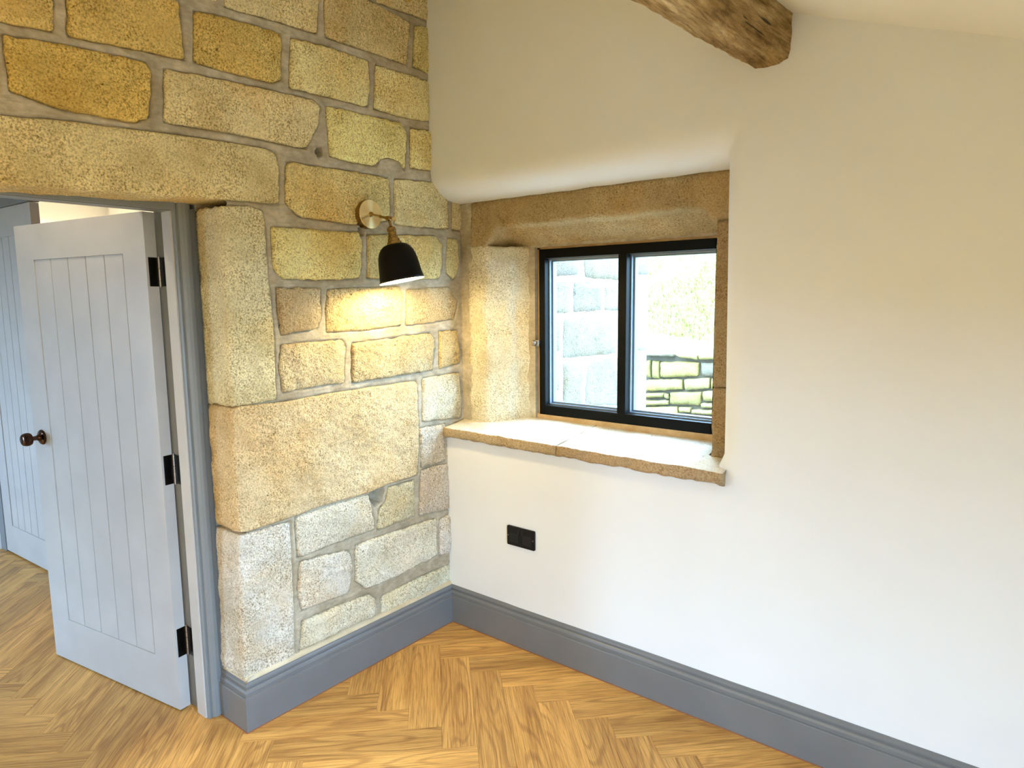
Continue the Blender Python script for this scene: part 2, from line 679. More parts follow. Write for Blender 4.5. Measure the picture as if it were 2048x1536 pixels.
# outlines of the stones in metres: (along the wall, up)
STONES = [
    ('golden', [(-1.783,2.477), (-1.521,2.513), (-1.536,2.368), (-1.794,2.352)]),
    ('golden', [(-1.481,2.552), (-1.328,2.558), (-1.171,2.560), (-1.164,2.388), (-1.268,2.384), (-1.493,2.368)]),
    ('golden', [(-1.112,2.550), (-0.973,2.563), (-0.807,2.568), (-0.793,2.531), (-0.802,2.410), (-0.840,2.389), (-1.125,2.389)]),
    ('golden', [(-1.874,2.306), (-1.674,2.322), (-1.679,2.162), (-1.889,2.154)]),
    ('golden', [(-1.651,2.323), (-1.481,2.336), (-1.286,2.345), (-1.268,2.302), (-1.286,2.186), (-1.329,2.160), (-1.527,2.159), (-1.648,2.182)]),
    ('ochre', [(-0.749,2.565), (-0.580,2.576), (-0.398,2.574), (-0.391,2.503), (-0.406,2.397), (-0.590,2.395), (-0.766,2.392)]),
    ('ochre', [(-0.348,2.571), (-0.218,2.573), (-0.047,2.575), (-0.053,2.408), (-0.225,2.395), (-0.364,2.396)]),
    ('ochre', [(-1.224,2.341), (-0.969,2.354), (-0.678,2.363), (-0.639,2.343), (-0.656,2.275), (-0.711,2.182), (-0.980,2.184), (-1.235,2.178)]),
    ('ochre', [(-0.608,2.354), (-0.444,2.358), (-0.226,2.362), (-0.193,2.322), (-0.208,2.173), (-0.238,2.211), (-0.345,2.207), (-0.369,2.165), (-0.504,2.163), (-0.597,2.172)]),
    ('ochre', [(-0.162,2.351), (-0.032,2.361), (-0.032,2.193), (-0.169,2.187)]),
    ('ochre', [(-0.995,2.720), (-0.616,2.767), (-0.644,2.616), (-0.796,2.612), (-1.004,2.599)]),
    ('ochre', [(-0.591,2.807), (-0.384,2.816), (-0.156,2.798), (-0.175,2.620), (-0.406,2.620), (-0.596,2.617)]),
    ('ochre', [(-0.118,2.793), (-0.026,2.807), (-0.033,2.617), (-0.134,2.624)]),
    ('ochre', [(-0.354,2.952), (-0.028,3.013), (-0.034,2.843), (-0.207,2.832), (-0.328,2.827)]),
    ('ochre', [(-0.696,2.908), (-0.370,2.954), (-0.382,2.851), (-0.679,2.823)]),
    ('ochre', [(-2.155,2.100), (-1.679,2.110), (-1.522,2.126), (-1.167,2.145), (-0.885,2.152), (-0.841,2.142), (-0.829,2.099), (-0.838,1.959), (-1.068,1.953), (-1.230,1.944), (-1.487,1.935), (-1.695,1.925), (-2.155,1.918)]),
    ('ochre', [(-0.795,2.115), (-0.556,2.121), (-0.308,2.120), (-0.299,2.052), (-0.307,1.946), (-0.517,1.914), (-0.752,1.923), (-0.808,1.968)]),
    ('ochre', [(-0.262,2.121), (-0.014,2.137), (0.060,2.075), (0.063,1.939), (-0.123,1.932), (-0.276,1.933)]),
    ('ochre', [(0.098,2.072), (0.182,2.072), (0.178,1.938), (0.090,1.936)]),
    ('ochre', [(-0.874,1.871), (-0.664,1.874), (-0.478,1.879), (-0.463,1.851), (-0.471,1.738), (-0.489,1.696), (-0.674,1.687), (-0.837,1.690), (-0.873,1.724)]),
    ('ochre', [(-0.425,1.872), (-0.246,1.882), (-0.036,1.891), (0.013,1.859), (0.009,1.752), (-0.016,1.703), (-0.254,1.699), (-0.434,1.698)]),
    ('ochre', [(0.058,1.890), (0.120,1.889), (0.127,1.768), (0.093,1.702), (0.042,1.730)]),
    ('honey', [(-0.865,1.649), (-0.768,1.650), (-0.681,1.648), (-0.682,1.546), (-0.701,1.497), (-0.856,1.477), (-0.865,1.575)]),
    ('honey', [(-0.634,1.644), (-0.452,1.653), (-0.267,1.659), (-0.239,1.624), (-0.259,1.491), (-0.460,1.479), (-0.650,1.479), (-0.650,1.565)]),
    ('honey', [(-0.208,1.646), (0.057,1.662), (0.115,1.587), (0.088,1.513), (-0.076,1.494), (-0.220,1.490)]),
    ('honey', [(-0.859,1.434), (-0.734,1.438), (-0.586,1.440), (-0.567,1.412), (-0.585,1.268), (-0.721,1.266), (-0.862,1.260), (-0.870,1.353)]),
    ('honey', [(-0.526,1.420), (-0.323,1.432), (-0.084,1.445), (-0.052,1.413), (-0.074,1.275), (-0.330,1.269), (-0.536,1.263)]),
    ('honey', [(-0.011,1.449), (0.107,1.451), (0.120,1.295), (-0.017,1.277)]),
    ('peach', [(-1.074,1.223), (-1.003,1.223), (-0.880,1.218), (-0.551,1.227), (-0.175,1.229), (-0.168,1.000), (-0.186,0.789), (-0.366,0.791), (-0.466,0.773), (-0.675,0.778), (-0.841,0.768), (-0.971,0.760), (-1.076,0.760)]),
    ('jamb', [(-1.066,1.928), (-0.957,1.937), (-0.909,1.924), (-0.903,1.667), (-0.893,1.494), (-0.898,1.236), (-1.002,1.232), (-1.072,1.230), (-1.069,1.608)]),
    ('mid', [(-0.130,1.236), (0.115,1.241), (0.128,1.062), (0.120,1.018), (-0.138,1.038)]),
    ('mid', [(-0.158,1.003), (0.005,1.000), (0.003,0.824), (-0.155,0.823)]),
    ('mid', [(-0.837,0.757), (-0.676,0.761), (-0.475,0.759), (-0.461,0.709), (-0.449,0.603), (-0.659,0.602), (-0.835,0.595)]),
    ('mid', [(-0.358,0.766), (-0.209,0.765), (-0.209,0.602), (-0.429,0.593), (-0.417,0.684), (-0.378,0.702)]),
    ('mid', [(-0.156,0.802), (-0.077,0.807), (0.027,0.796), (0.023,0.574), (-0.174,0.592)]),
    ('pale', [(-0.827,0.569), (-0.711,0.560), (-0.596,0.543), (-0.580,0.478), (-0.602,0.363), (-0.722,0.369), (-0.827,0.374), (-0.842,0.468)]),
    ('pale', [(-0.553,0.555), (-0.331,0.554), (-0.072,0.548), (-0.071,0.389), (-0.078,0.366), (-0.376,0.348), (-0.502,0.352), (-0.560,0.404)]),
    ('pale', [(-0.042,0.535), (0.029,0.544), (0.031,0.355), (-0.047,0.356)]),
    ('pale', [(-0.830,0.323), (-0.648,0.320), (-0.493,0.314), (-0.458,0.276), (-0.464,0.207), (-0.654,0.210), (-0.848,0.209)]),
    ('pale', [(-0.417,0.275), (-0.218,0.286), (0.028,0.285), (0.029,0.188), (-0.221,0.198), (-0.421,0.200)]),
    ('pale', [(-1.077,0.745), (-0.993,0.746), (-0.867,0.745), (-0.869,0.432), (-0.877,0.183), (-0.985,0.191), (-1.091,0.195), (-1.080,0.506)]),
]
OUT_STONES = [
    [(0.809,1.909), (1.218,1.892), (1.226,1.739), (0.807,1.723)],
    [(1.272,1.886), (1.850,1.895), (1.854,1.729), (1.704,1.717), (1.296,1.728)],
    [(1.926,1.954), (2.160,1.976), (2.156,1.768), (1.928,1.758)],
    [(0.807,1.700), (1.143,1.707), (1.135,1.515), (0.805,1.507)],
    [(1.173,1.703), (1.510,1.706), (1.504,1.519), (1.161,1.515)],
    [(1.536,1.706), (1.884,1.706), (1.889,1.513), (1.538,1.518)],
    [(1.926,1.744), (2.161,1.755), (2.153,1.215), (1.929,1.225)],
    [(0.805,1.480), (1.025,1.481), (1.025,1.289), (0.803,1.284)],
    [(1.059,1.480), (1.690,1.485), (1.704,1.226), (1.051,1.238)],
    [(1.727,1.479), (1.895,1.480), (1.895,1.227), (1.736,1.224)],
    [(0.803,1.257), (1.018,1.245), (1.013,1.051), (0.801,1.055)],
    [(1.054,1.219), (1.291,1.211), (1.285,0.919), (1.054,0.949)],
    [(1.315,1.212), (1.714,1.202), (1.896,1.198), (1.905,0.837), (1.309,0.916)],
    [(1.922,1.211), (2.132,1.201), (2.137,0.694), (1.929,0.745)],
    [(0.801,0.975), (1.905,0.818), (1.912,0.529), (0.798,0.732)],
]
RET_STONES = [
    [(-1.278,0.999), (-0.942,1.005), (-0.941,0.963), (-1.278,0.954)],
    [(-0.922,0.998), (-0.661,1.006), (-0.663,0.946), (-0.861,0.958)],
    [(-0.652,1.007), (-0.408,1.017), (-0.406,0.959), (-0.650,0.947)],
    [(-1.268,0.904), (-1.225,0.906), (-1.215,0.707), (-1.269,0.711)],
    [(-1.206,0.907), (-1.118,0.904), (-1.118,0.706), (-1.201,0.713)],
    [(-1.107,0.897), (-0.782,0.917), (-0.659,0.915), (-0.670,0.762), (-1.103,0.722)],
    [(-0.636,0.913), (-0.405,0.924), (-0.401,0.782), (-0.624,0.767)],
    [(-1.282,0.684), (-1.016,0.709), (-0.848,0.721), (-0.834,0.608), (-1.280,0.555)],
    [(-0.821,0.722), (-0.531,0.756), (-0.538,0.642), (-0.806,0.600)],
    [(-0.519,0.752), (-0.328,0.765), (-0.325,0.651), (-0.515,0.636)],
    [(-1.283,0.532), (-1.057,0.557), (-1.056,0.504), (-1.282,0.470)],
    [(-1.046,0.548), (-0.993,0.547), (-0.995,0.489), (-1.040,0.490)],
    [(-0.981,0.566), (-0.620,0.599), (-0.636,0.450), (-0.981,0.434)],
    [(-0.608,0.607), (-0.368,0.633), (-0.364,0.514), (-0.599,0.505)],
    [(-1.287,0.452), (-0.995,0.477), (-0.997,0.425), (-1.286,0.390)],
    [(-0.628,0.476), (-0.364,0.499), (-0.362,0.446), (-0.623,0.422)],
    [(-1.291,0.373), (-0.894,0.416), (-0.886,0.329), (-1.289,0.297)],
    [(-0.876,0.410), (-0.742,0.423), (-0.741,0.363), (-0.868,0.350)],
    [(-0.729,0.398), (-0.362,0.427), (-0.360,0.367), (-0.728,0.352)],
    [(-1.289,0.273), (-0.911,0.305), (-0.908,0.190), (-1.287,0.155)],
    [(-0.892,0.316), (-0.359,0.349), (-0.356,0.236), (-0.889,0.192)],
]

# ================================================================== floor
PW, PL_ = 0.1272, 0.6115
floor = MB().box(-4.6, RX1 + 0.3, RY0 - 0.1, 0.6, -0.12, -0.012).build('floor', GAP)
tag(floor, 'honey oak herringbone floor of interlocking planks running through room and hall', 'floor', 'structure')
g = 0.0002
prof = MB()
hx, hy = PL_ / 2 - g, PW / 2 - g
c_ = 0.0006
vv = [(-hx, -hy, -0.012), (hx, -hy, -0.012), (hx, hy, -0.012), (-hx, hy, -0.012),
      (-hx, -hy, -c_), (hx, -hy, -c_), (hx, hy, -c_), (-hx, hy, -c_),
      (-hx + c_, -hy + c_, 0), (hx - c_, -hy + c_, 0), (hx - c_, hy - c_, 0), (-hx + c_, hy - c_, 0)]
ff = [(0, 3, 2, 1)] + [(i, (i + 1) % 4, 4 + (i + 1) % 4, 4 + i) for i in range(4)] + \
     [(4 + i, 4 + (i + 1) % 4, 8 + (i + 1) % 4, 8 + i) for i in range(4)] + [(8, 9, 10, 11)]
plank_me = bpy.data.meshes.new('plank')
plank_me.from_pydata(vv, [], ff)
plank_me.materials.append(OAK)
Va = Vector((1, -1)) / math.sqrt(2)     # long axis of one plank family
Vb = Vector((1, 1)) / math.sqrt(2)
A0 = Vector((0.381, -0.290))            # a corner where a plank end starts (measured)
Minv = M.inverted()


def seen(x, y):
    q = Minv @ Vector((x, y, 0))
    if q.z > -0.1:
        return 1e6 + math.hypot(x - 2.2, y + 2.3)
    px, py = 1345.44 * q.x / -q.z, 1345.44 * q.y / -q.z
    over = max(0, abs(px) - 1024) + max(0, abs(py) - 768)
    return over * 50 - (1.0 / -q.z)


planks = []
for i in range(-70, 71):
    for j in range(-16, 17):
        a = i * PW - j * PL_
        b = i * PW + j * PL_
        ca, cb = a + PL_ / 2, b + PW / 2
        p1 = A0 + Va * ca + Vb * cb
        planks.append((p1.x, p1.y, -math.pi / 4))
        ca, cb = a - PW / 2, b + PL_ / 2
        p2 = A0 + Va * ca + Vb * cb
        planks.append((p2.x, p2.y, math.pi / 4))
planks = [q for q in planks if -4.4 < q[0] < RX1 + 0.1 and RY0 + 0.05 < q[1] < 0.28]
planks.sort(key=lambda q: seen(q[0], q[1]))
for (x, y, a) in planks[:300]:
    o = bpy.data.objects.new('plank', plank_me)
    o.location = (x, y, 0)
    o.rotation_euler = (0, 0, a)
    link(o, floor)
rest = MB()
for (x, y, a) in planks[300:]:
    mt = Matrix.Translation((x, y, 0)) @ Matrix.Rotation(a, 4, 'Z')
    rest.box(-hx, hx, -hy, hy, -0.012, 0, mt)
if rest.v:
    o = rest.build('outlying_planks', OAK, floor)
    tag(o, kind='stuff')

# ================================================================== stone wall (left)
wall_left = empty('wall_left', (-0.2, -1.0, 0))
tag(wall_left, 'wall of coursed golden sandstone blocks with grey mortar around the doorway', 'wall', 'structure')
D0, D1 = -1.086, -2.12                    # door opening reveals
LZ = 1.936                                # lintel soffit
WALLTOP = 3.06


def wl_pt(u, v, w):
    return (-0.03 + w, u, v)


HOLES = [(-0.428, 0.757, 0.030, 0.044, 0.16), (-0.652, 2.176, 0.012, 0.016, 0.05), (-0.462, 1.886, 0.012, 0.013, 0.06)]


def joint_depth(Y, Z):
    """Signed distance to the nearest stone outline (positive in the joints)."""
    dist = np.full(Y.shape, 0.05)
    inside = np.zeros(Y.shape, bool)
    for _, poly in STONES:
        ys = [q[0] for q in poly]
        zs_ = [q[1] for q in poly]
        sel = (Y > min(ys) - 0.05) & (Y < max(ys) + 0.05) & (Z > min(zs_) - 0.05) & (Z < max(zs_) + 0.05)
        if not sel.any():
            continue
        y, z = Y[sel], Z[sel]
        d = np.full(y.shape, 0.05)
        ins = np.zeros(y.shape, bool)
        for (ay, az), (by, bz) in zip(poly, poly[1:] + poly[:1]):
            ey, ez = by - ay, bz - az
            t = np.clip(((y - ay) * ey + (z - az) * ez) / (ey * ey + ez * ez + 1e-12), 0, 1)
            d = np.minimum(d, np.hypot(y - ay - t * ey, z - az - t * ez))
            cond = (az > z) != (bz > z)
            with np.errstate(divide='ignore', invalid='ignore'):
                cross = y < (by - ay) * (z - az) / (bz - az) + ay
            ins ^= cond & cross
        dist[sel] = np.minimum(dist[sel], d)
        inside[sel] |= ins
    return np.where(inside, -dist, dist)


def mortar_sheet(y0, y1, z0, z1, step):
    ny, nz_ = max(int((y1 - y0) / step), 1), max(int((z1 - z0) / step), 1)
    gy, gz = np.meshgrid(np.linspace(y0, y1, ny + 1), np.linspace(z0, z1, nz_ + 1))
    gy, gz = gy.ravel(), gz.ravel()
    jd = joint_depth(gy, gz)
    # ribbon pointing: struck back beside each stone, proud along the middle of the joint
    rib = np.clip((jd - 0.0035) / 0.004, 0, 1)
    base = -0.013 + 0.0125 * rib * rib * (3 - 2 * rib)
    vs2, fs2 = [], []
    for y, z, w, rb in zip(gy.tolist(), gz.tolist(), base.tolist(), rib.tolist()):
        w += 0.0035 * nz(y, z, 3.3, 7) + (0.001 + 0.002 * rb) * nz(y, z * 2.2, 8.1, 30)
        for (hy_, hz, ry, rz, dp) in HOLES:
            if abs(y - hy_) < 0.1 and abs(z - hz) < 0.1:
                d = ((y - hy_) / ry) ** 2 + ((z - hz) / rz) ** 2
                d *= 1 + 0.5 * nz(y, z, 1.7, 40)
                if d < 1.6:
                    w -= dp * min(1.0, max(0.0, (1.6 - d) / 0.06))
        vs2.append(wl_pt(y, z, w))
    for j in range(nz_):
        for i in range(ny):
            k = j * (ny + 1) + i
            fs2.append((k, k + 1, k + ny + 2, k + ny + 1))
    return vs2, fs2


V, Fc = [], []
for args in ((-1.045, 0.15, 0.0, WALLTOP, 0.0055), (D1 - 0.02, -1.045, LZ + 0.03, WALLTOP, 0.0055), (RY0, D1 - 0.02, 0.0, WALLTOP, 0.05)):
    v2, f2 = mortar_sheet(*args)
    b = len(V)
    V += v2
    Fc += [tuple(b + i for i in q) for q in f2]
mesh_obj('mortar', V, Fc, MORTAR, wall_left, True)
# masonry core behind the mortar (keeps daylight out, makes the reveals solid)
core = MB()
core.box(-0.36, -0.215, D0 + 0.02, 0.15, 0, WALLTOP)
core.box(-0.36, -0.215, D1 - 0.02, D0 + 0.02, LZ + 0.02, WALLTOP)
core.box(-0.36, -0.06, RY0, D1 - 0.02, 0, WALLTOP)
core.build('wall_core', MORTAR, wall_left)

rnd = random.Random(11)
for k, (grp, poly) in enumerate(STONES):
    ymin = min(q[0] for q in poly)
    quoin = ymin < -1.03 and max(q[1] for q in poly) < 1.95 and max(q[1] for q in poly) - min(q[1] for q in poly) > 0.3
    lintel = max(q[0] for q in poly) - min(q[0] for q in poly) > 1.0
    big = quoin or lintel
    if not lintel:
        mu, mv = sum(q[0] for q in poly) / len(poly), sum(q[1] for q in poly) / len(poly)
        poly = [(a + math.copysign(0.0035, a - mu), b + math.copysign(0.0035, b - mv)) for a, b in poly]
    rough_stone('quoin_stone' if quoin else ('door_lintel' if lintel else 'stone'), poly, wl_pt, wall_left, STONE, tone(grp, rnd), k,
                step=0.0065, face=rnd.uniform(-0.002, 0.006), bulge=0.004 if big else rnd.uniform(0.004, 0.010),
                depth=0.20 if big else 0.055, rough=0.0052, edge_r=0.009 if big else rnd.uniform(0.008, 0.012),
                jitter=0.0035 if big else 0.006, soft=1 if big else 2, side_steps=9 if big else 1, back=big)

# courses that carry on outside the picture: above the frame and on the far side of the doorway
z = 2.64
row = 0


def course(ya, yb, za, zb):
    y = ya
    while y < yb - 0.10:
        w = rnd.uniform(0.28, 0.52)
        if yb - (y + w) < 0.16:
            w = yb - y
        poly = [(y + .012, zb - .012), (y + w - .012, zb - .012), (y + w - .012, za + .012), (y + .012, za + .012)]
        rough_stone('stone', poly, wl_pt, wall_left, STONE, tone(rnd.choice(['golden', 'ochre']), rnd), rnd.randint(0, 999),
                    step=0.045, face=0.003, bulge=0.008, depth=0.05, rough=0.004, jitter=0.004)
        y += w


course(-1.80, -1.02, 2.585, 2.80)
course(RY0, -1.81, 2.31, 2.52)
course(RY0, -1.90, 2.11, 2.31)
course(RY0, -1.80, 2.52, 2.80)
course(RY0, -0.03, 2.84, WALLTOP)
for k in range(8):
    course(RY0, D1 - 0.05, 0.02 + 0.26 * k, 0.02 + 0.26 * (k + 1))

# ================================================================== window wall (back): plaster
wall_back = empty('wall_back', (1.5, 0.1, 0))
tag(wall_back, 'white plastered gable wall with a deep rounded window recess', 'wall', 'structure')
HX, HZ0, HZ1 = 1.318, 0.955, 2.056        # recess edges: right, sill, lintel top
RT_, RR, RB = 0.115, 0.105, 0.145         # rounding reach at the top and right; depth of the recess face


def sm(t):
    t = min(max(t, 0), 1)
    return t * t * (3 - 2 * t)


def plaster_y(x, z):
    return 0.020 - 0.068 * sm((z - 0.9) / 1.25) + 0.003 * nz(x, z, 0.4, 2.0) + 0.0012 * nz(x, z, 4.4, 7)


def bull(d, r, ys):
    if d >= r:
        return ys
    q = 1 - max(d, 0) / r
    return ys + (RB - ys) * (1 - math.sqrt(max(0, 1 - q * q)))


def edge_lines(r, n=12):
    return [r * (1 - math.cos(math.pi / 2 * k / n)) for k in range(n + 1)]


xs = [-0.05, -0.02] + [0.02 + 0.053 * k for k in range(24)]
xs = [x for x in xs if x < HX - 0.02] + [HX + d for d in edge_lines(RR)] + [HX + RR + 0.04 + 0.09 * k for k in range(23)]
zs = [0.0, 0.1] + [0.2 + 0.0755 * k for k in range(10)] + [HZ0]
zs += [HZ0 + (HZ1 - HZ0) * k / 16 for k in range(1, 16)] + [HZ1 + d for d in edge_lines(RT_)] + [HZ1 + RT_ + 0.03 + 0.06 * k for k in range(18)]
xs = sorted(x for x in set(xs) if x <= RX1 + 0.02)
zs = sorted(set(zs))
V, Fc = [], []
for z in zs:
    for x in xs:
        ys = plaster_y(x, z)
        y = ys
        if z >= HZ1 - 1e-6:
            yt = bull(z - HZ1, RT_ * (1 + 0.08 * nz(x, 0, 0, 3)), ys)
            yr = bull(x - HX, RR, ys) if x >= HX - 1e-6 else 1.0
            y = min(yt, yr)
        elif z > HZ0 - 1e-6 and x >= HX - 1e-6:
            k = min(1.0, (z - HZ0) / 0.05)
            y = bull(x - HX, RR, ys) * k + ys * (1 - k) if k < 1 else bull(x - HX, RR, ys)
        zz = z
        if abs(z - HZ1) < 1e-6:
            zz = z + 0.004 * nz(x, 0, 2.2, 9) + 0.002 * nz(x, 0, 5.2, 30)
        V.append((x, y, zz))
nx = len(xs)
for j in range(len(zs) - 1):
    for i in range(nx - 1):
        cx, cz = (xs[i] + xs[i + 1]) / 2, (zs[j] + zs[j + 1]) / 2
        if cx < HX and HZ0 < cz < HZ1:
            continue
        k = j * nx + i
        Fc.append((k, k + 1, k + nx + 1, k + nx))
mesh_obj('plaster', V, Fc, PLASTER, wall_back, True)
# thickness of the gable around the window hole
WX0, WX1, WZ0, WZ1 = 0.318, 1.225, 1.043, 1.832
body = MB()
body.box(-0.5, WX0 - 0.015, 0.30, 0.43, 0, 3.3)
body.box(-0.5, 0.0, 0.155, 0.30, 0, 3.3)
body.box(WX1 + 0.02, RX1 + 0.3, 0.30, 0.43, 0, 3.3)
body.box(HX + 0.004, RX1 + 0.3, 0.148, 0.30, 0, 3.3)
body.box(WX0 - 0.015, WX1 + 0.02, 0.30, 0.43, WZ1 + 0.01, 3.3)
body.box(0.0, HX + 0.004, 0.148, 0.30, 2.062, 3.3)
body.box(WX0 - 0.015, WX1 + 0.02, 0.30, 0.43, 0, WZ0 - 0.06)
body.box(0.0, HX + 0.004, 0.05, 0.30, 0, 0.93)
body.build('wall_core', MORTAR, wall_back)
# mortar filling the inner corner of the recess
V, Fc = [], []
for j in range(90):
    z = 0.955 + (2.062 - 0.955) * j / 89
    for i in range(9):
        t = i / 8
        x = -0.045 + 0.115 * t
        V.append((x, 0.146 - 0.006 * math.sin(t * math.pi) + 0.003 * nz(x, z, 0.3, 20), z))
for j in range(89):
    for i in range(8):
        k = j * 9 + i
        Fc.append((k, k + 1, k + 10, k + 9))
mesh_obj('corner_mortar', V, Fc, MORTAR, wall_back, True)


def skin(name, rows, mat, parent, color, closed=False, seed=1.0, amp=0.004, freq=(14, 38, 80)):
    """rows: list of equally long lists of points; skinned into a rough sheet."""
    V, Fc = [], []
    n = len(rows[0])
    for r in rows:
        for q in r:
            q = Vector(q)
            d = Vector((nz(q.x, q.y, q.z + seed, freq[0]), nz(q.x + 5, q.y, q.z + seed, freq[0]), nz(q.x, q.y + 7, q.z + seed, freq[0])))
            d += 0.7 * Vector((nz(q.x, q.y, q.z + seed, freq[1]), nz(q.x + 5, q.y, q.z + seed, freq[1]), nz(q.x, q.y + 7, q.z + seed, freq[1])))
            d += 0.45 * Vector((nz(q.x, q.y, q.z + seed, freq[2]), nz(q.x + 5, q.y, q.z + seed, freq[2]), nz(q.x, q.y + 7, q.z + seed, freq[2])))
            V.append(q + d * amp)
    for j in range(len(rows) - 1):
        for i in range(n if closed else n - 1):
            i2 = (i + 1) % n
            Fc.append((j * n + i, j * n + i2, (j + 1) * n + i2, (j + 1) * n + i))
    if closed:
        Fc.append(tuple(range(n))[::-1])
        Fc.append(tuple(range((len(rows) - 1) * n, len(rows) * n)))
    return mesh_obj(name, V, Fc, mat, parent, True, color)


def dense(poly, step):
    out = []
    for a, b in zip(poly, poly[1:] + poly[:1]):
        k = max(1, int(round(math.dist(a, b) / step)))
        for i in range(k):
            t = i / k
            out.append(tuple(p * (1 - t) + q * t for p, q in zip(a, b)))
    return out


# lintel over the window: face, then a soffit falling to the frame; the chamfer stops short at both ends
rows = []
N = 112
for k in range(N + 1):
    x = 0.045 + (1.309 - 0.045) * k / N
    if x < 0.235:
        t = sm((x - 0.10) / 0.11)
        zb = 1.835 * (1 - t) + 1.932 * t
    elif x > 1.18:
        t = sm((x - 1.19) / 0.05)
        zb = 1.932 * (1 - t) + 1.880 * t
    else:
        zb = 1.932
    prof = [(0.147, 2.06)] + [(0.140, 2.05), (0.139, 2.0), (0.140, 1.965)]
    prof = resample(prof, 6)
    ch = resample([(0.140, zb + 0.018), (0.149, zb), (0.205, zb - min(0.010, max(0, zb - 1.86))), (0.225, zb - min(0.030, max(0, zb - 1.85))),
                   (0.30, min(zb, 1.852)), (0.335, min(zb, 1.845))], 18)
    mid_ = resample([prof[-1], ch[0]], 4)[1:-1]
    rows.append([(x, a, b) for a, b in prof + mid_ + ch] + [(x, 0.335, 2.06)])
skin('window_lintel', rows, STONE_OLD, wall_back, (0.47, 0.355, 0.185, 1), closed=True, seed=3.0, amp=0.0045)
# splayed jamb stone beside the stone wall
plan = dense([(0.022, 0.140), (0.100, 0.137), (0.125, 0.148), (0.205, 0.225), (0.222, 0.262), (0.285, 0.318), (0.290, 0.335), (0.022, 0.335)], 0.013)
rows = []
for k in range(70):
    z = 0.985 + (1.848 - 0.985) * k / 69
    e = 0.0
    rows.append([(x + (0.012 * nz(0, 0, z, 5) if y < 0.2 else 0), y + 0.010 * nz(2, 0, z, 6), z) for x, y in plan])
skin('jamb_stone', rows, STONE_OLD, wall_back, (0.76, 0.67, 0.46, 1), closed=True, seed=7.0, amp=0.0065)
# right jamb: two stones, their faces set beside the rounded plaster
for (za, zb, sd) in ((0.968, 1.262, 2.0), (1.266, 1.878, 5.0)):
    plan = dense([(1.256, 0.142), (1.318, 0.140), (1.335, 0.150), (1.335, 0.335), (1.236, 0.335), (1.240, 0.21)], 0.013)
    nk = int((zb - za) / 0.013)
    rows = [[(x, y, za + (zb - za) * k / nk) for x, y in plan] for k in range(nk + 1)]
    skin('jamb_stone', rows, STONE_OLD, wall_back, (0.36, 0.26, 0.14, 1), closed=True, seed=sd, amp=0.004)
# sill: two slabs rising gently towards the frame, with a broken lower front edge
for (xa, xb, sd, cc) in ((-0.022, 0.638, 1.0, (0.50, 0.385, 0.23, 1)), (0.643, 1.360, 4.0, (0.47, 0.35, 0.21, 1))):
    rows = []
    nk = int((xb - xa) / 0.013)
    for k in range(nk + 1):
        x = xa + (xb - xa) * k / nk
        zt = 0.990 - 0.010 * x
        lo = zt - 0.048 - 0.006 * nz(x, 0, sd, 8) - 0.006 * nz(x, 0, sd, 27)
        yb = 0.33 if x < 1.24 else 0.150
        yf = -0.012 + 0.005 * nz(x, 1, sd, 6)
        zbk = zt + (yb - yf) * 0.115
        top = resample([(yf + 0.004, zt), (yb, zbk)], 24)
        frt = [(yf + 0.010, lo), (yf + 0.001, lo + 0.006)] + resample([(yf, lo + 0.013), (yf, zt - 0.004)], 3) + [(yf + 0.0015, zt - 0.001)]
        bot = resample([(yb, 0.925), (yf + 0.03, lo - 0.004)], 8)
        rows.append([(x, a, b) for a, b in frt + top + bot])
    slab = skin('sill_slab', rows, STONE_OLD, wall_back, cc, closed=True, seed=sd, amp=0.0028)
    slab.data.materials.append(STONE_TOPLIT)
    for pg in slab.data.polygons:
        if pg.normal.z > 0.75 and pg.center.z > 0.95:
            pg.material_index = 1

# sandy pointing round the frame
fil = MB()
for (a, b, c2, d) in ((WX0 - 0.028, WX0 + 0.004, WZ0 - 0.03, WZ1 + 0.02), (WX1 - 0.004, WX1 + 0.02, WZ0 - 0.03, WZ1 + 0.02)):
    fil.box(a, b, 0.322, 0.36, c2, d)
fil.box(WX0 - 0.028, WX1 + 0.02, 0.322, 0.36, WZ1 - 0.004, WZ1 + 0.028)
fil.box(WX0 - 0.028, WX1 + 0.02, 0.314, 0.36, WZ0 - 0.034, WZ0 + 0.004)
fil.build('frame_pointing', SAND, wall_back, bevel=0.004)

# ================================================================== window
win = empty('window_1', (0.77, 0.34, WZ0))
tag(win, 'small two-light window with black frame in the stone recess', 'window', 'structure')
FY0, FY1 = 0.312, 0.345
MXc = 0.5 * (0.748 + 0.790)
iL, iR, iB, iT = WX0 + 0.034, WX1 - 0.040, WZ0 + 0.046, WZ1 - 0.042
mw = 0.0205
MB().box(WX0, iL, FY0, FY1, WZ0, WZ1).build('stile', BLACKF, win, bevel=0.0025)
MB().box(iR, WX1, FY0, FY1, WZ0, WZ1).build('stile', BLACKF, win, bevel=0.0025)
MB().box(iL, iR, FY0, FY1, WZ0, iB).build('bottom_rail', BLACKF, win, bevel=0.0025)
MB().box(iL, iR, FY0, FY1, iT, WZ1).build('top_rail', BLACKF, win, bevel=0.0025)
MB().box(MXc - mw, MXc + mw, FY0 - 0.004, FY1, iB, iT).build('mullion', BLACKF, win, bevel=0.0025)
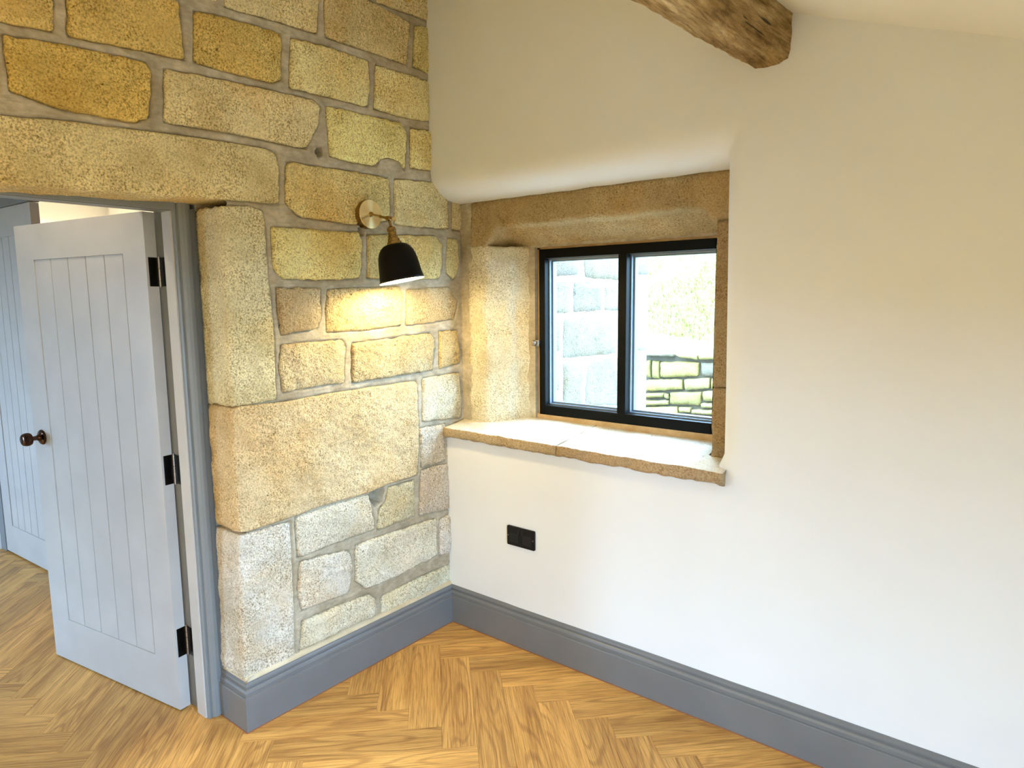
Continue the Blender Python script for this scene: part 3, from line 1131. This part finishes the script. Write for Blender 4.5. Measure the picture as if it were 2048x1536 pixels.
for (a, b) in ((iL, MXc - mw), (MXc + mw, iR)):
    fr_ = MB()
    fr_.box(a - 0.005, a + 0.006, FY1, 0.402, iB, iT)
    fr_.box(b - 0.006, b + 0.005, FY1, 0.402, iB, iT)
    fr_.box(a, b, FY1, 0.402, iB - 0.005, iB + 0.006)
    fr_.box(a, b, FY1, 0.402, iT - 0.006, iT + 0.005)
    fo = fr_.build('outer_frame', OUTERF, win)
    MB().box(a + 0.012, b - 0.012, 0.372, 0.378, iB + 0.012, iT - 0.012).build('pane', GLASS, win)
    bd = MB()
    bd.box(a + 0.006, a + 0.014, 0.362, 0.388, iB + 0.006, iT - 0.006)
    bd.box(b - 0.014, b - 0.006, 0.362, 0.388, iB + 0.006, iT - 0.006)
    bd.box(a + 0.014, b - 0.014, 0.362, 0.388, iB + 0.006, iB + 0.014)
    bd.box(a + 0.014, b - 0.014, 0.362, 0.388, iT - 0.014, iT - 0.006)
    bd.build('glazing_bead', OUTERF, win)
ct = MB()
ct.box(0.290, 0.325, 0.296, 0.313, 1.375, 1.405)
ct.lathe([(0.0, 0), (0.012, 0.0), (0.0135, 0.004), (0.0135, 0.012), (0.009, 0.018), (0.0, 0.018)], axis_matrix((0.300, 0.298, 1.390), (0, -1, 0)), 20, False, False)
ct.build('window_catch', STEEL, win, bevel=0.002)

# ================================================================== skirting boards
SK = [(0, 0.004), (0, 0.131), (-0.0012, 0.1345), (-0.0070, 0.1365), (-0.0070, 0.1405), (-0.0062, 0.150), (-0.0100, 0.158), (-0.0165, 0.1630),
      (-0.0165, 0.1670), (-0.0120, 0.1685), (-0.0115, 0.1725), (-0.0135, 0.178), (-0.0175, 0.1825), (-0.0190, 0.187), (-0.025, 0.187), (-0.025, 0.004)]


def sweep(name, path, miters, prof, mat, parent=None):
    V, Fc = [], []
    n = len(prof)
    for (x, y), (mx_, my_) in zip(path, miters):
        for (t, z) in prof:
            V.append((x + mx_ * t, y + my_ * t, z))
    for j in range(len(path) - 1):
        for i in range(n):
            i2 = (i + 1) % n
            Fc.append((j * n + i, j * n + i2, (j + 1) * n + i2, (j + 1) * n + i))
    Fc.append(tuple(range(n))[::-1])
    Fc.append(tuple(range((len(path) - 1) * n, len(path) * n)))
    return mesh_obj(name, V, Fc, mat, parent)


DJ = -1.108
bl = sweep('baseboard_left', [(-0.200, DJ), (0, DJ), (0, 0)], [(0, -1), (1, -1), (1, -1)], SK, SKIRT)
tag(bl, 'blue-grey moulded skirting board along the stone wall, returned at the doorway', 'skirting board', 'structure')
bb = sweep('baseboard_back', [(0, 0), (RX1 - 0.0, 0)], [(1, -1), (0, -1)], SK, SKIRT)
tag(bb, 'blue-grey moulded skirting board along the white plastered wall', 'skirting board', 'structure')
sl = sweep('base_strip', [(-0.198, DJ - 0.002), (0.002, DJ - 0.002), (0.002, -0.002), (RX1, -0.002)], [(0, -1), (1, -1), (1, -1), (0, -1)],  # thin rust-brown strip along the foot of both skirtings
           [(0, 0.0002), (0, 0.004), (-0.02, 0.004), (-0.02, 0.0002)], paint('rust_sealant', (0.30, 0.115, 0.05), 0.6), bl)
# pale bead of mortar between skirting and stone
V, Fc = [], []
pth = [(-0.20, DJ, 0, -1)] + [(-0.20 + 0.2 * k / 14, DJ, 0, -1) for k in range(1, 14)] + [(0, DJ, 1, -1)] + [(0, DJ + (0.02 - DJ) * k / 90, 1, 0) for k in range(1, 91)]
for (x, y, a, b) in pth:
    hgt = 0.207 + 0.006 * nz(x, y, 1.0, 6) + 0.004 * nz(x, y, 3.0, 23)
    for (t, z) in ((-0.0185, 0.1868), (-0.020, 0.1925), (-0.027, hgt - 0.004), (-0.036, hgt), (-0.05, hgt)):
        V.append((x + a * t, y + b * t, z))
for j in range(len(pth) - 1):
    for i in range(4):
        Fc.append((j * 5 + i, j * 5 + i + 1, j * 5 + i + 6, j * 5 + i + 5))
mesh_obj('mortar_bead', V, Fc, POINTING, bl, True)


# ================================================================== door frame
frame = empty('trim_1', (-0.28, -1.6, 0))
tag(frame, 'grey painted door frame with moulded architrave set inside the stone doorway', 'door frame', 'structure')
JY, JYL = -1.145, -2.075                 # rebate faces of the two jambs
HZ = 1.936
for (s, yj, nm) in ((1, JY, 'jamb'), (-1, JYL, 'jamb')):
    MB().box(-0.365, -0.212, min(yj, yj + 0.045 * s), max(yj, yj + 0.045 * s), 0.001, HZ).build(nm, FRAMEP, frame, bevel=0.0015)
    MB().box(-0.278, -0.2125, min(yj, yj - 0.013 * s), max(yj, yj - 0.013 * s), 0.001, HZ - 0.013).build('door_stop', DOORP, frame, bevel=0.0015)
    ys = [(0.0, -0.213), (0.0, -0.200), (0.006, -0.198), (0.009, -0.203), (0.013, -0.203), (0.0165, -0.197), (0.026, -0.192), (0.038, -0.190), (0.046, -0.192), (0.058, -0.196), (0.058, -0.213)]
    y0_ = yj - 0.007 * s
    poly = [(xx, y0_ + s * t) for t, xx in ys]
    MB().prism(poly, 2, 0.001, HZ + 0.03).build('architrave', FRAMEP, frame)
MB().box(-0.365, -0.212, JYL, JY, HZ, HZ + 0.03).build('head', FRAMEP, frame, bevel=0.0015)
MB().box(-0.278, -0.2125, JYL, JY, HZ - 0.015, HZ).build('head_stop', FRAMEP, frame, bevel=0.0015)
MB().box(-0.2125, -0.195, JYL, JY, HZ - 0.012, HZ + 0.03).build('head_architrave', FRAMEP, frame, bevel=0.002)
# dark ragged sealant between architrave and stone
V, Fc = [], []
for k in range(120):
    z = 0.19 + (1.93 - 0.19) * k / 119
    e = 0.004 * nz(0, 0, z, 9) + 0.003 * nz(0, 3, z, 30)
    V += [(-0.193, -1.098, z), (-0.186, -1.089 + e, z), (-0.19, -1.078, z)]
for k in range(119):
    for i in range(2):
        Fc.append((k * 3 + i, k * 3 + i + 1, k * 3 + i + 4, k * 3 + i + 3))
mesh_obj('edge_sealant', V, Fc, paint('dark_sealant', (0.09, 0.095, 0.095), 0.8), frame, True)

# ================================================================== doors
LEAF_W, LEAF_T = 0.8975, 0.044


def leaf(name, label, origin, dirv, width, height, zb, p0, p1, zlo, zhi, nboards, tk=LEAF_T, side=-1):
    """Boarded leaf. origin: face corner at the hinge; dirv: along the face; the face looks to `side` of it."""
    e = empty(name, (origin[0], origin[1], 0))
    tag(e, label, 'door', 'structure')
    d = Vector((dirv[0], dirv[1], 0)).normalized()
    nrm = Vector((-d.y, d.x, 0)) * side      # out of the visible face
    mt = Matrix((d, nrm, Vector((0, 0, 1)))).transposed().to_4x4()
    mt.translation = Vector((origin[0], origin[1], 0))

    def bx(nm, x0, x1, y0, y1, z0, z1, mat, bev=0.0012):
        return MB().box(x0, x1, y0, y1, z0, z1, mt).build(nm, mat, e, bevel=bev)
    bx('stile', 0, p0, -tk, 0, zb, height, DOORP, 0)
    bx('stile', p1, width, -tk, 0, zb, height, DOORP, 0)
    bx('rail', p0, p1, -tk, 0, zb, zlo, DOORP, 0)
    bx('rail', p0, p1, -tk, 0, zhi, height, DOORP, 0)
    bx('backing', p0, p1, -tk + 0.004, -0.031, zlo, zhi, GAP, 0)  # near-black panel stands in for the shade inside the grooves
    w = (p1 - p0) / nboards
    for k in range(nboards):
        a, b = p0 + w * k, p0 + w * (k + 1)
        bx('board', a + (0.0068 if k == 0 else 0.0024), b - (0.0040 if k == nboards - 1 else 0.0024), -0.030, -0.0022, zlo + 0.0006, zhi - 0.0006, DOORP, 0.0006)
    return e, mt


d1, mt1 = leaf('door_1', 'open grey ledged door with vertical grooves, bronze knob and dark hinges, nearest the stone wall',
               (-0.339, -1.196), (-0.886, -0.146), LEAF_W, 1.927, 0.006, 0.137, 0.764, 0.203, 1.783, 5, side=1)
# knob: ringed knob on a stem and rose (local: +y is out of the face)
km = mt1 @ axis_matrix((0.831, 0.0, 1.026), (0, 1, 0))
kn = MB().lathe([(0.0, 0.0), (0.032, 0.0), (0.033, 0.003), (0.030, 0.007), (0.026, 0.009), (0.020, 0.010), (0.015, 0.015), (0.011, 0.022), (0.0, 0.022)], km, 40, False, False)
rose = kn.build('door_knob', BRONZE, d1, autosmooth=0.7)
MB().lathe([(0.010, 0.018), (0.0095, 0.040), (0.012, 0.043), (0.0, 0.043)], km, 28, True, False).build('stem', BRONZE, rose, autosmooth=0.7)
pr = [(0.0, 0.040), (0.012, 0.041), (0.019, 0.045)]
for k in range(6):
    h = 0.047 + k * 0.0052
    r = 0.0285 * math.sqrt(max(0.1, 1 - ((k - 2.2) / 5.2) ** 2))
    pr += [(r - 0.0012, h), (r, h + 0.0013), (r, h + 0.0036), (r - 0.0012, h + 0.0048)]
pr += [(0.020, 0.0795), (0.013, 0.0815), (0.0, 0.082)]
MB().lathe(pr, km, 40, False, False).build('knob_ball', BRONZE, rose, autosmooth=0.5)
# hinges: one plate on the leaf edge, one on the jamb, knuckles between
for (za, zb_) in ((1.660, 1.765), (0.914, 1.027), (0.222, 0.337)):
    pk = mt1 @ Vector((0.004, -LEAF_T - 0.001, 0))
    kx, ky = -0.3405, -1.1495
    kb = MB()
    nk = 5
    hgt = (zb_ - za) / nk
    for k in range(nk):
        kb.lathe([(0.0, za + k * hgt + 0.0004), (0.0058, za + k * hgt + 0.0006), (0.0058, za + (k + 1) * hgt - 0.0006), (0.0, za + (k + 1) * hgt - 0.0004)],
                 Matrix.Translation((kx, ky, 0)), 16, False, False)
    for zz in (za - 0.004, zb_):
        kb.lathe([(0.0, zz), (0.0042, zz), (0.0042, zz + 0.004), (0.0, zz + 0.004)], Matrix.Translation((kx, ky, 0)), 16, False, False)
    hinge = kb.build('hinge', STEEL, d1, autosmooth=0.6)
    MB().box(-0.0026, 0.0002, -LEAF_T, -0.0085, za, zb_, mt1).build('hinge_plate', BLKMET, hinge, bevel=0.0006)
    MB().box(-0.342, -0.300, JY - 0.0022, JY + 0.0002, za, zb_).build('hinge_plate', BLKMET, hinge, bevel=0.0006)
    sc = MB()
    for (dz, dx) in ((0.018, 0.014), (0.05, 0.026), (0.085, 0.014)):
        sc.lathe([(0, 0), (0.004, 0), (0.0035, 0.0008), (0, 0.0008)], mt1 @ axis_matrix((-0.0026, -LEAF_T + dx, za + dz), (-1, 0, 0)), 12, False, False)
    sc.build('screw', STEEL, hinge)

d2v = Vector((-2.34 + 2.996, -1.023 + 1.063))
d2, mt2 = leaf('door_2', 'second grey ledged door standing farther back in the hall, behind the nearer door',
               (-2.985, -1.062), (d2v.x, d2v.y), 0.865, 2.148, 0.012, 0.128, 0.626, 0.197, 1.986, 5, side=-1)

f2 = empty('trim_2', (-2.99, -1.06, 0))
tag(f2, 'grey frame post and head around the far hall door', 'door frame', 'structure')
MB().box(-0.085, -0.006, -0.06, 0.004, 0.001, 2.3, mt2).build('post', FRAMEP, f2, bevel=0.002)
MB().box(-0.085, 0.865, -0.05, 0.010, 2.152, 2.34, mt2).build('head', FRAMEP, f2, bevel=0.004)
MB().box(-0.085, 0.865, -0.05, 0.022, 2.200, 2.235, mt2).build('head_moulding', FRAMEP, f2, bevel=0.006)

# ================================================================== hall shell
def shell(name, label, cat, boxes, mat):
    b = MB()
    for q in boxes:
        b.box(*q)
    return tag(b.build(name, mat), label, cat, 'structure')


HXL, HY0 = -4.5, -3.95
shell('wall_hall_back', 'cream plastered hall wall seen above the open door', 'wall', [(HXL, -0.36, 0.30, 0.5, 0, 2.62)], PLASTER)
shell('wall_hall_far', 'white plastered wall at the far left end of the hall', 'wall', [(HXL - 0.2, HXL, HY0, 0.5, 0, 2.62)], PLASTER)
shell('wall_hall_front', 'white plastered hall wall on the near side with an added opening that lets in daylight', 'wall',  # opening added and sized for cool daylight on the lower door
      [(HXL, -2.7, HY0 - 0.2, HY0, 0, 2.62), (-1.9, -0.36, HY0 - 0.2, HY0, 0, 2.62), (-2.7, -1.9, HY0 - 0.2, HY0, 1.75, 2.62),
       (-2.7, -1.9, HY0 - 0.2, HY0, 0, 0.2)], PLASTER)
shell('ceiling_hall', 'flat white ceiling over the hall', 'ceiling', [(HXL - 0.2, -0.30, HY0 - 0.2, 0.5, 2.55, 2.7)], PLASTER)
bh = sweep('baseboard_hall', [(-3.06, -1.07), (HXL, -1.13)], [(0, -1), (0, -1)], SK, SKIRT)
tag(bh, 'blue-grey skirting on the short wall at the far left of the hall', 'skirting board', 'structure')
shell('wall_hall_inner', 'short white wall beside the far hall door', 'wall', [(HXL, -3.075, -1.10, -0.95, 0, 2.55)], PLASTER)

# ================================================================== room shell
XO = RX1 + 0.25
shell('wall_right', 'low white plastered eaves wall on the right of the room with added glazed doors for daylight', 'wall',
      [(RX1, XO, RY0 - 0.2, GLZ[0], 0, zceil(RX1) + 0.1), (RX1, XO, GLZ[1], 0.3, 0, zceil(RX1) + 0.1),
       (RX1, XO, GLZ[0], GLZ[1], GLZ[3], zceil(RX1) + 0.1), (RX1, XO, GLZ[0], GLZ[1], 0, GLZ[2])], PLASTER)
shell('wall_front', 'sandstone wall behind the viewpoint', 'wall', [(-0.1, XO, RY0 - 0.2, RY0, 0, 3.2)], MORTAR)
cl = MB()
tk = 0.22
xa, xb = -0.6, XO
cl.prism([(xa, zceil(xa)), (xb, zceil(xb)), (xb, zceil(xb) + tk), (xa, zceil(xa) + tk)], 1, RY0 - 0.2, 0.5)
tag(cl.build('ceiling', CEILW), 'white sloping plaster ceiling falling to the right under the roof', 'ceiling', 'structure')
g2 = empty('window_2', (RX1, (GLZ[0] + GLZ[1]) / 2, 0))
tag(g2, 'added unseen glazed doors with black frame in the right-hand eaves wall, lighting the low walls', 'window', 'structure')
ym = (GLZ[0] + GLZ[1]) / 2
for (ya, yb) in ((GLZ[0], GLZ[0] + 0.05), (ym - 0.03, ym + 0.03), (GLZ[1] - 0.05, GLZ[1])):
    MB().box(RX1 + 0.08, RX1 + 0.14, ya, yb, GLZ[2], GLZ[3]).build('stile', BLACKF, g2, bevel=0.002)
for (za, zb) in ((GLZ[2], GLZ[2] + 0.06), (GLZ[3] - 0.05, GLZ[3])):
    MB().box(RX1 + 0.08, RX1 + 0.14, GLZ[0], GLZ[1], za, zb).build('rail', BLACKF, g2, bevel=0.002)
for (ya, yb) in ((GLZ[0] + 0.05, ym - 0.03), (ym + 0.03, GLZ[1] - 0.05)):
    MB().box(RX1 + 0.105, RX1 + 0.111, ya, yb, GLZ[2] + 0.06, GLZ[3] - 0.05).build('pane', GLASS, g2)

# ================================================================== roof beam
sec = [(1.438, 2.322), (1.478, 2.321), (1.520, 2.325), (1.545, 2.338), (1.553, 2.362), (1.552, 2.40), (1.546, 2.468), (1.53, 2.53), (1.42, 2.56), (1.395, 2.50), (1.410, 2.40)]
sec = dense([(a, 0, b) for a, b in sec], 0.012)
rows = []
for k in range(250):
    y = 0.12 - (0.10 - RY0) * k / 249
    sh = 0.082 * (y + 0.05)
    s = 1 + 0.05 * nz(0, y, 0, 1.1)
    row = []
    for (a, _, b2) in sec:
        wob = 0.010 * nz(a, y * 0.35, b2, 7)
        row.append((1.49 + (a - 1.49) * s + sh + wob, y, 2.42 + (b2 - 2.42) * s + 0.6 * wob + 0.010 * nz(9, y, 0, 1.4) * min(1, abs(y + .05) * 2)))
    rows.append(row)
beam = skin('roof_beam', rows, BEAMW, None, None, closed=True, seed=2.0, amp=0.0035, freq=(10, 30, 60))
bmb = bmesh.new()
bmb.from_mesh(beam.data)
for e in bmb.edges:
    e.smooth = e.calc_face_angle(0) < 0.42
bmb.to_mesh(beam.data)
bmb.free()
tag(beam, 'rough old timber roof beam running from the white wall under the ceiling', 'beam')

# ================================================================== wall lamp
def wall_lamp(Y, label, watts):
    lamp = empty('wall_lamp', (-0.02, Y, 1.957))
    tag(lamp, label, 'lamp', group='brass wall lamps on the stone wall')
    pm = axis_matrix((-0.024, Y, 1.956), (1, 0, 0), (0, 1, 0))
    bp = MB().lathe([(0.0585, 0.0275), (0.0572, 0.0290), (0.004, 0.0295)], Matrix(), 96, False, True)
    MB().lathe([(0.0, -0.012), (0.0585, -0.012), (0.0592, -0.009), (0.0592, 0.025), (0.0585, 0.0275)], pm, 72, False, False).build('backplate_body', ANTQ, lamp, autosmooth=0.6)
    o = bp.build('backplate', SPUN, lamp, autosmooth=0.6)
    o.matrix_parent_inverse = Matrix()
    o.parent = None
    o.matrix_world = pm
    o.parent = lamp
    o.matrix_parent_inverse = lamp.matrix_world.inverted()
    J = Vector((0.116, Y, 1.929))
    S0 = Vector((0.006, Y, 1.955))
    ad = J - S0
    am = axis_matrix(S0, ad)
    al = ad.length
    MB().lathe([(0.0, -0.003), (0.010, -0.003), (0.010, 0.004), (0.0065, 0.010), (0.0050, 0.014), (0.0050, al * 0.45), (0.0064, al * 0.47), (0.0064, al * 0.53),
                (0.0050, al * 0.55), (0.0050, al - 0.02), (0.0078, al - 0.017), (0.0078, al - 0.004), (0.0, al - 0.002)], am, 24, False, False).build('arm', ANTQ, lamp, autosmooth=0.6)
    jt = MB()
    jm = axis_matrix(J, (0, 1, 0))
    jt.lathe([(0.0, -0.010), (0.009, -0.010), (0.0105, -0.007), (0.0105, 0.007), (0.009, 0.010), (0.0, 0.010)], jm, 24, False, False)
    jt.build('swivel_joint', ANTQ, lamp, autosmooth=0.6)
    MB().lathe([(0.0, 0.010), (0.004, 0.010), (0.004, 0.016), (0.010, 0.017), (0.011, 0.019), (0.011, 0.023), (0.010, 0.025), (0.0, 0.025)], axis_matrix(J, (0.75, 0.65, -0.05)), 20, False, False).build('thumb_screw', BRASS, lamp, autosmooth=0.6)
    ax = Vector((0.036, 0.024, -0.235)).normalized()
    sm_ = axis_matrix(J + ax * 0.004, ax)
    MB().lathe([(0.0, 0.0), (0.0055, 0.002), (0.0055, 0.026), (0.010, 0.028), (0.017, 0.033), (0.0185, 0.037), (0.0185, 0.048), (0.0165, 0.050),
                (0.0165, 0.064), (0.019, 0.066), (0.020, 0.070), (0.020, 0.074), (0.0245, 0.081), (0.0245, 0.088), (0.0285, 0.090), (0.030, 0.095), (0.030, 0.101), (0.0, 0.103)],
               sm_, 40, False, False).build('bulb_holder', ANTQ, lamp, autosmooth=0.5)
    TOPH = 0.100
    outer = [(0.026, 0.0), (0.038, 0.001), (0.050, 0.006), (0.0610, 0.016), (0.0700, 0.030), (0.0765, 0.048), (0.0805, 0.068), (0.0835, 0.092), (0.0862, 0.116), (0.0895, 0.138), (0.0930, 0.150)]
    sh = MB().lathe([(r, h + TOPH) for r, h in outer] + [(outer[-1][0] - 0.0012, outer[-1][1] + TOPH)], sm_, 72, False, False)
    shade = sh.build('shade', ENAMEL, lamp, smooth=True)
    inn = MB().lathe([(r - 0.0018, h + TOPH + 0.0008) for r, h in outer[:-1]] + [(outer[-1][0] - 0.0012, outer[-1][1] + TOPH)], sm_, 72, True, False)
    inn.build('shade_lining', WHITEEN, shade, smooth=True)
    MB().lathe([(0.0, 0.098), (0.012, 0.099), (0.0125, 0.118), (0.020, 0.135), (0.0265, 0.155), (0.0255, 0.172), (0.018, 0.186), (0.008, 0.192), (0.0, 0.193)], sm_, 28, False, False).build('bulb', BULB, lamp, smooth=True)
    ld = bpy.data.lights.new('lamp_light', 'POINT')
    ld.energy = watts
    ld.color = (1.0, 0.80, 0.40)
    ld.shadow_soft_size = 0.028
    lo = bpy.data.objects.new('lamp_light', ld)
    C.objects.link(lo)
    lo.location = sm_ @ Vector((0, 0, 0.226))
    lo.parent = lamp
    lo.matrix_parent_inverse = lamp.matrix_world.inverted()


wall_lamp(-0.435, 'brass wall lamp with a black dome shade, lit, between the doorway and the window', 17.0)
wall_lamp(-2.72, 'added unseen copy of the brass wall lamp beyond the far side of the doorway, for warm light', 38.0)  # lamp added out of view for more warm light in the room

# ================================================================== unseen pendant added for warm light on upper walls and ceiling
pend = empty('added_pendant', (1.1, -2.85, 1.35))
tag(pend, 'added unseen frosted globe pendant behind the viewpoint, for warm light on upper walls and ceiling', 'lamp')
PT = Matrix.Translation((1.1, -2.85, 0))
MB().lathe([(0.003, 1.51), (0.003, zceil(1.1) + 0.004)], PT, 10).build('cord', ENAMEL, pend)
MB().lathe([(0.0, 1.49), (0.030, 1.49), (0.030, 1.522), (0.012, 1.535), (0.0, 1.535)], PT, 24, False, False).build('lamp_holder', ANTQ, pend, autosmooth=0.6)
MB().lathe([(0.075 * math.sin(math.pi * k / 18), 1.42 - 0.075 * math.cos(math.pi * k / 18)) for k in range(19)], PT, 32, False, False).build('globe', GLOBE, pend, smooth=True)

# ================================================================== power socket
sock = empty('power_socket', (0.427, 0.02, 0.48))
tag(sock, 'double black power socket with two switches on the white wall below the window', 'socket')
x0, x1, z0, z1 = 0.348, 0.5055, 0.480, 0.5715
yp = plaster_y(0.43, 0.52)
pl = MB().prism([(x0 + .004, z0), (x1 - .004, z0), (x1, z0 + .004), (x1, z1 - .004), (x1 - .004, z1), (x0 + .004, z1), (x0, z1 - .004), (x0, z0 + .004)], 1, yp - 0.009, yp + 0.002)
plate = pl.build('plate', NICKEL, sock, bevel=0.003, seg=2)
INS = paint('black_insert', (0.003, 0.003, 0.003), 0.5)
for s in (0, 1):
    cx = x0 + 0.043 + s * 0.072
    MB().box(cx - 0.024, cx + 0.024, yp - 0.0098, yp - 0.006, z0 + 0.016, z1 - 0.030).build('outlet', INS, sock, bevel=0.001)
    hol = MB()
    hol.box(cx - 0.004, cx + 0.004, yp - 0.0101, yp - 0.0095, z0 + 0.045, z0 + 0.0525)
    hol.box(cx - 0.014, cx - 0.007, yp - 0.0101, yp - 0.0095, z0 + 0.026, z0 + 0.031)
    hol.box(cx + 0.007, cx + 0.014, yp - 0.0101, yp - 0.0095, z0 + 0.026, z0 + 0.031)
    hol.build('pin_hole', GAP, sock)
    sx = (x0 + x1) / 2 + (-0.011 if s == 0 else 0.011)
    MB().prism([(yp - 0.009, z1 - 0.036), (yp - 0.013, z1 - 0.034), (yp - 0.0095, z1 - 0.012), (yp - 0.009, z1 - 0.012)], 0, sx - 0.0055, sx + 0.0055).build('switch', INS, sock, bevel=0.0008)
    scx = x0 + 0.008 if s == 0 else x1 - 0.008
    MB().lathe([(0, 0), (0.003, 0), (0.0025, 0.001), (0, 0.0012)], axis_matrix((scx, yp - 0.009, (z0 + z1) / 2), (0, -1, 0)), 14, False, False).build('screw', STEEL, sock)

# ================================================================== unseen downlights added to warm the leaf top and brighten the far hall
for (dx, dy, en, lab) in ((-0.75, -1.46, 30, 'added unseen downlight in the hall ceiling in front of the open door'),
                          (-3.85, -0.25, 200, 'added unseen downlight in the hall ceiling at the far end of the hall')):
    dl = empty('added_downlight', (dx, dy, 2.55))
    tag(dl, lab, 'downlight', group='added hall downlights')
    MB().lathe([(0.030, -0.003), (0.042, -0.004), (0.043, 0.0), (0.030, 0.0)], Matrix.Translation((dx, dy, 2.55)), 32, False, False).build('rim', STEEL, dl)
    sd_ = bpy.data.lights.new('downlight_beam', 'SPOT')
    sd_.energy = en
    sd_.color = (1.0, 0.84, 0.58)
    sd_.spot_size = math.radians(150)
    sd_.spot_blend = 0.6
    sd_.shadow_soft_size = 0.03
    so_ = bpy.data.objects.new('downlight_beam', sd_)
    C.objects.link(so_)
    so_.location = (dx, dy, 2.53)
    so_.parent = dl
    so_.matrix_parent_inverse = dl.matrix_world.inverted()

# ================================================================== outside
gnd = MB().box(-14, 14, -16, 26, -0.35, -0.16).build('ground', GRAVEL)
tag(gnd, 'gravel ground outside the building', 'ground', 'structure')
pv = empty('path', (1.2, 2.5, -0.15))  # unseen pale slabs added to reflect daylight up onto the lintel soffit
tag(pv, 'added unseen pale paving between the house and the dry-stone wall, bouncing daylight into the window', 'path', 'structure')
FLAG = paint('bounce_flagstone', (0.46, 0.42, 0.35), 0.9)
yy = 0.46
while yy < 4.4:
    dy = rnd.uniform(0.45, 0.7)
    xx = -0.02
    while xx < 3.6:
        dx = rnd.uniform(0.5, 0.95)
        MB().box(xx + 0.006, xx + dx - 0.006, yy + 0.006, yy + dy - 0.006, -0.159, -0.125).build('flagstone', FLAG, pv, bevel=0.006, seg=1)
        xx += dx
    yy += dy
wo = empty('wall_outside', (-0.2, 1.3, 0))
tag(wo, 'outside wall of large pale weathered stone blocks seen through the left pane', 'wall', 'structure')
MB().box(-0.45, -0.052, 0.45, 2.14, -0.16, 2.9).build('mortar', paint('pale_outdoor_mortar', (0.24, 0.22, 0.19), 0.9), wo)


def wo_pt(u, v, w):
    return (-0.05 + w, u, v)


for k, poly in enumerate(OUT_STONES):
    rough_stone('stone', poly, wo_pt, wo, STONE, tone('grey', rnd, 0.16), k + 200, step=0.03, face=0.0, bulge=0.012, depth=0.04, rough=0.006, jitter=0.006)
for (za, zb) in ((1.99, 2.25), (2.27, 2.55), (2.57, 2.85), (0.30, 0.60), (0.0, 0.28)):
    y = 0.6
    while y < 2.0:
        w = min(rnd.uniform(0.35, 0.6), 2.14 - y)
        rough_stone('stone', [(y + .01, zb), (y + w - .01, zb), (y + w - .01, za), (y + .01, za)], wo_pt, wo, STONE, tone('grey', rnd, 0.16), rnd.randint(300, 900),
                    step=0.06, bulge=0.012, depth=0.04, rough=0.006)
        y += w
rw = empty('retaining_wall', (-0.8, 4.6, 0))
tag(rw, 'low mossy dry-stone retaining wall below the grass bank outside the window', 'wall')
MB().box(-4.5, 3.5, 4.56, 4.9, -0.16, 0.97).build('wall_core', paint('dark_joint', (0.10, 0.085, 0.055), 0.9), rw)


def rw_pt(u, v, w):
    return (u, 4.5 - w, v)


for k, poly in enumerate(RET_STONES):
    cap = k < 3
    rough_stone('cap_stone' if cap else 'stone', poly, rw_pt, rw, STONE, tone('moss' if rnd.random() < 0.85 else 'grey', rnd, 0.2), k + 500, step=0.035, face=0.04 if cap else 0.0,
                bulge=0.02, depth=0.42 if cap else 0.09, rough=0.010, edge_r=0.03, jitter=0.008, side_steps=3 if cap else 1, soft=5)
for (xa, xb) in ((-3.6, -1.31), (-0.33, 2.6)):
    z = -0.14
    while z < 0.98:
        hh = min(rnd.uniform(0.09, 0.19), 1.02 - z)
        x = xa
        while x < xb - 0.08:
            w = rnd.uniform(0.16, 0.45)
            if xb - (x + w) < 0.12:
                w = xb - x
            rough_stone('stone', [(x + .008, z + hh - .008), (x + w - .008, z + hh - .008), (x + w - .008, z + .008), (x + .008, z + .008)], rw_pt, rw, STONE,
                        tone('moss' if rnd.random() < 0.6 else 'grey', rnd, 0.2), rnd.randint(900, 1900), step=0.08, bulge=0.02, depth=0.09, rough=0.010, edge_r=0.03, soft=5)
            x += w
        z += hh


def bank_z(x, y):
    return 1.0 + 0.56 * max(0, y - 4.75) ** 0.98 + 0.09 * nz(x, y, 0, 0.9) + 0.05 * nz(x, y, 4, 2.6)


V, Fc = [], []
nx_, ny_ = 90, 80
for j in range(ny_ + 1):
    for i in range(nx_ + 1):
        x, y = -7 + 12 * i / nx_, 4.72 + 6.5 * j / ny_
        V.append((x, y, bank_z(x, y) - (0.1 if j == 0 else 0)))
for j in range(ny_):
    for i in range(nx_):
        k = j * (nx_ + 1) + i
        Fc.append((k, k + 1, k + nx_ + 2, k + nx_ + 1))
bank = mesh_obj('grass_bank', V, Fc, MEADOW, None, True)
tag(bank, 'steep grassy bank rising above the dry-stone wall outside the window', 'bank', 'structure')
V, Fc = [], []
for k in range(26000):
    x, y = rnd.uniform(-4.2, 1.2), 5.02 + 3.8 * rnd.random()
    if nz(x, y, 9, 1.6) + 0.35 * rnd.uniform(-1, 1) < -0.12:
        continue
    z = bank_z(x, y)
    h = rnd.uniform(0.04, 0.13)
    a = rnd.uniform(0, math.pi)
    dx, dy = 0.007 * math.cos(a), 0.007 * math.sin(a)
    lx, ly = rnd.uniform(-.06, .06), rnd.uniform(-.08, .02)
    b = len(V)
    V += [(x - dx, y - dy, z - 0.01), (x + dx, y + dy, z - 0.01), (x + lx * .5, y + ly * .5, z + h * .7), (x + lx, y + ly, z + h * .85)]
    Fc += [(b, b + 1, b + 2), (b + 2, b + 1, b + 3)]
gme = bpy.data.meshes.new('grass')
gme.from_pydata(V, [], Fc)
gme.materials.append(BLADE)
go = link(bpy.data.objects.new('grass', gme))
tag(go, 'tufts of green and straw coloured grass on the bank outside', 'grass', 'stuff')
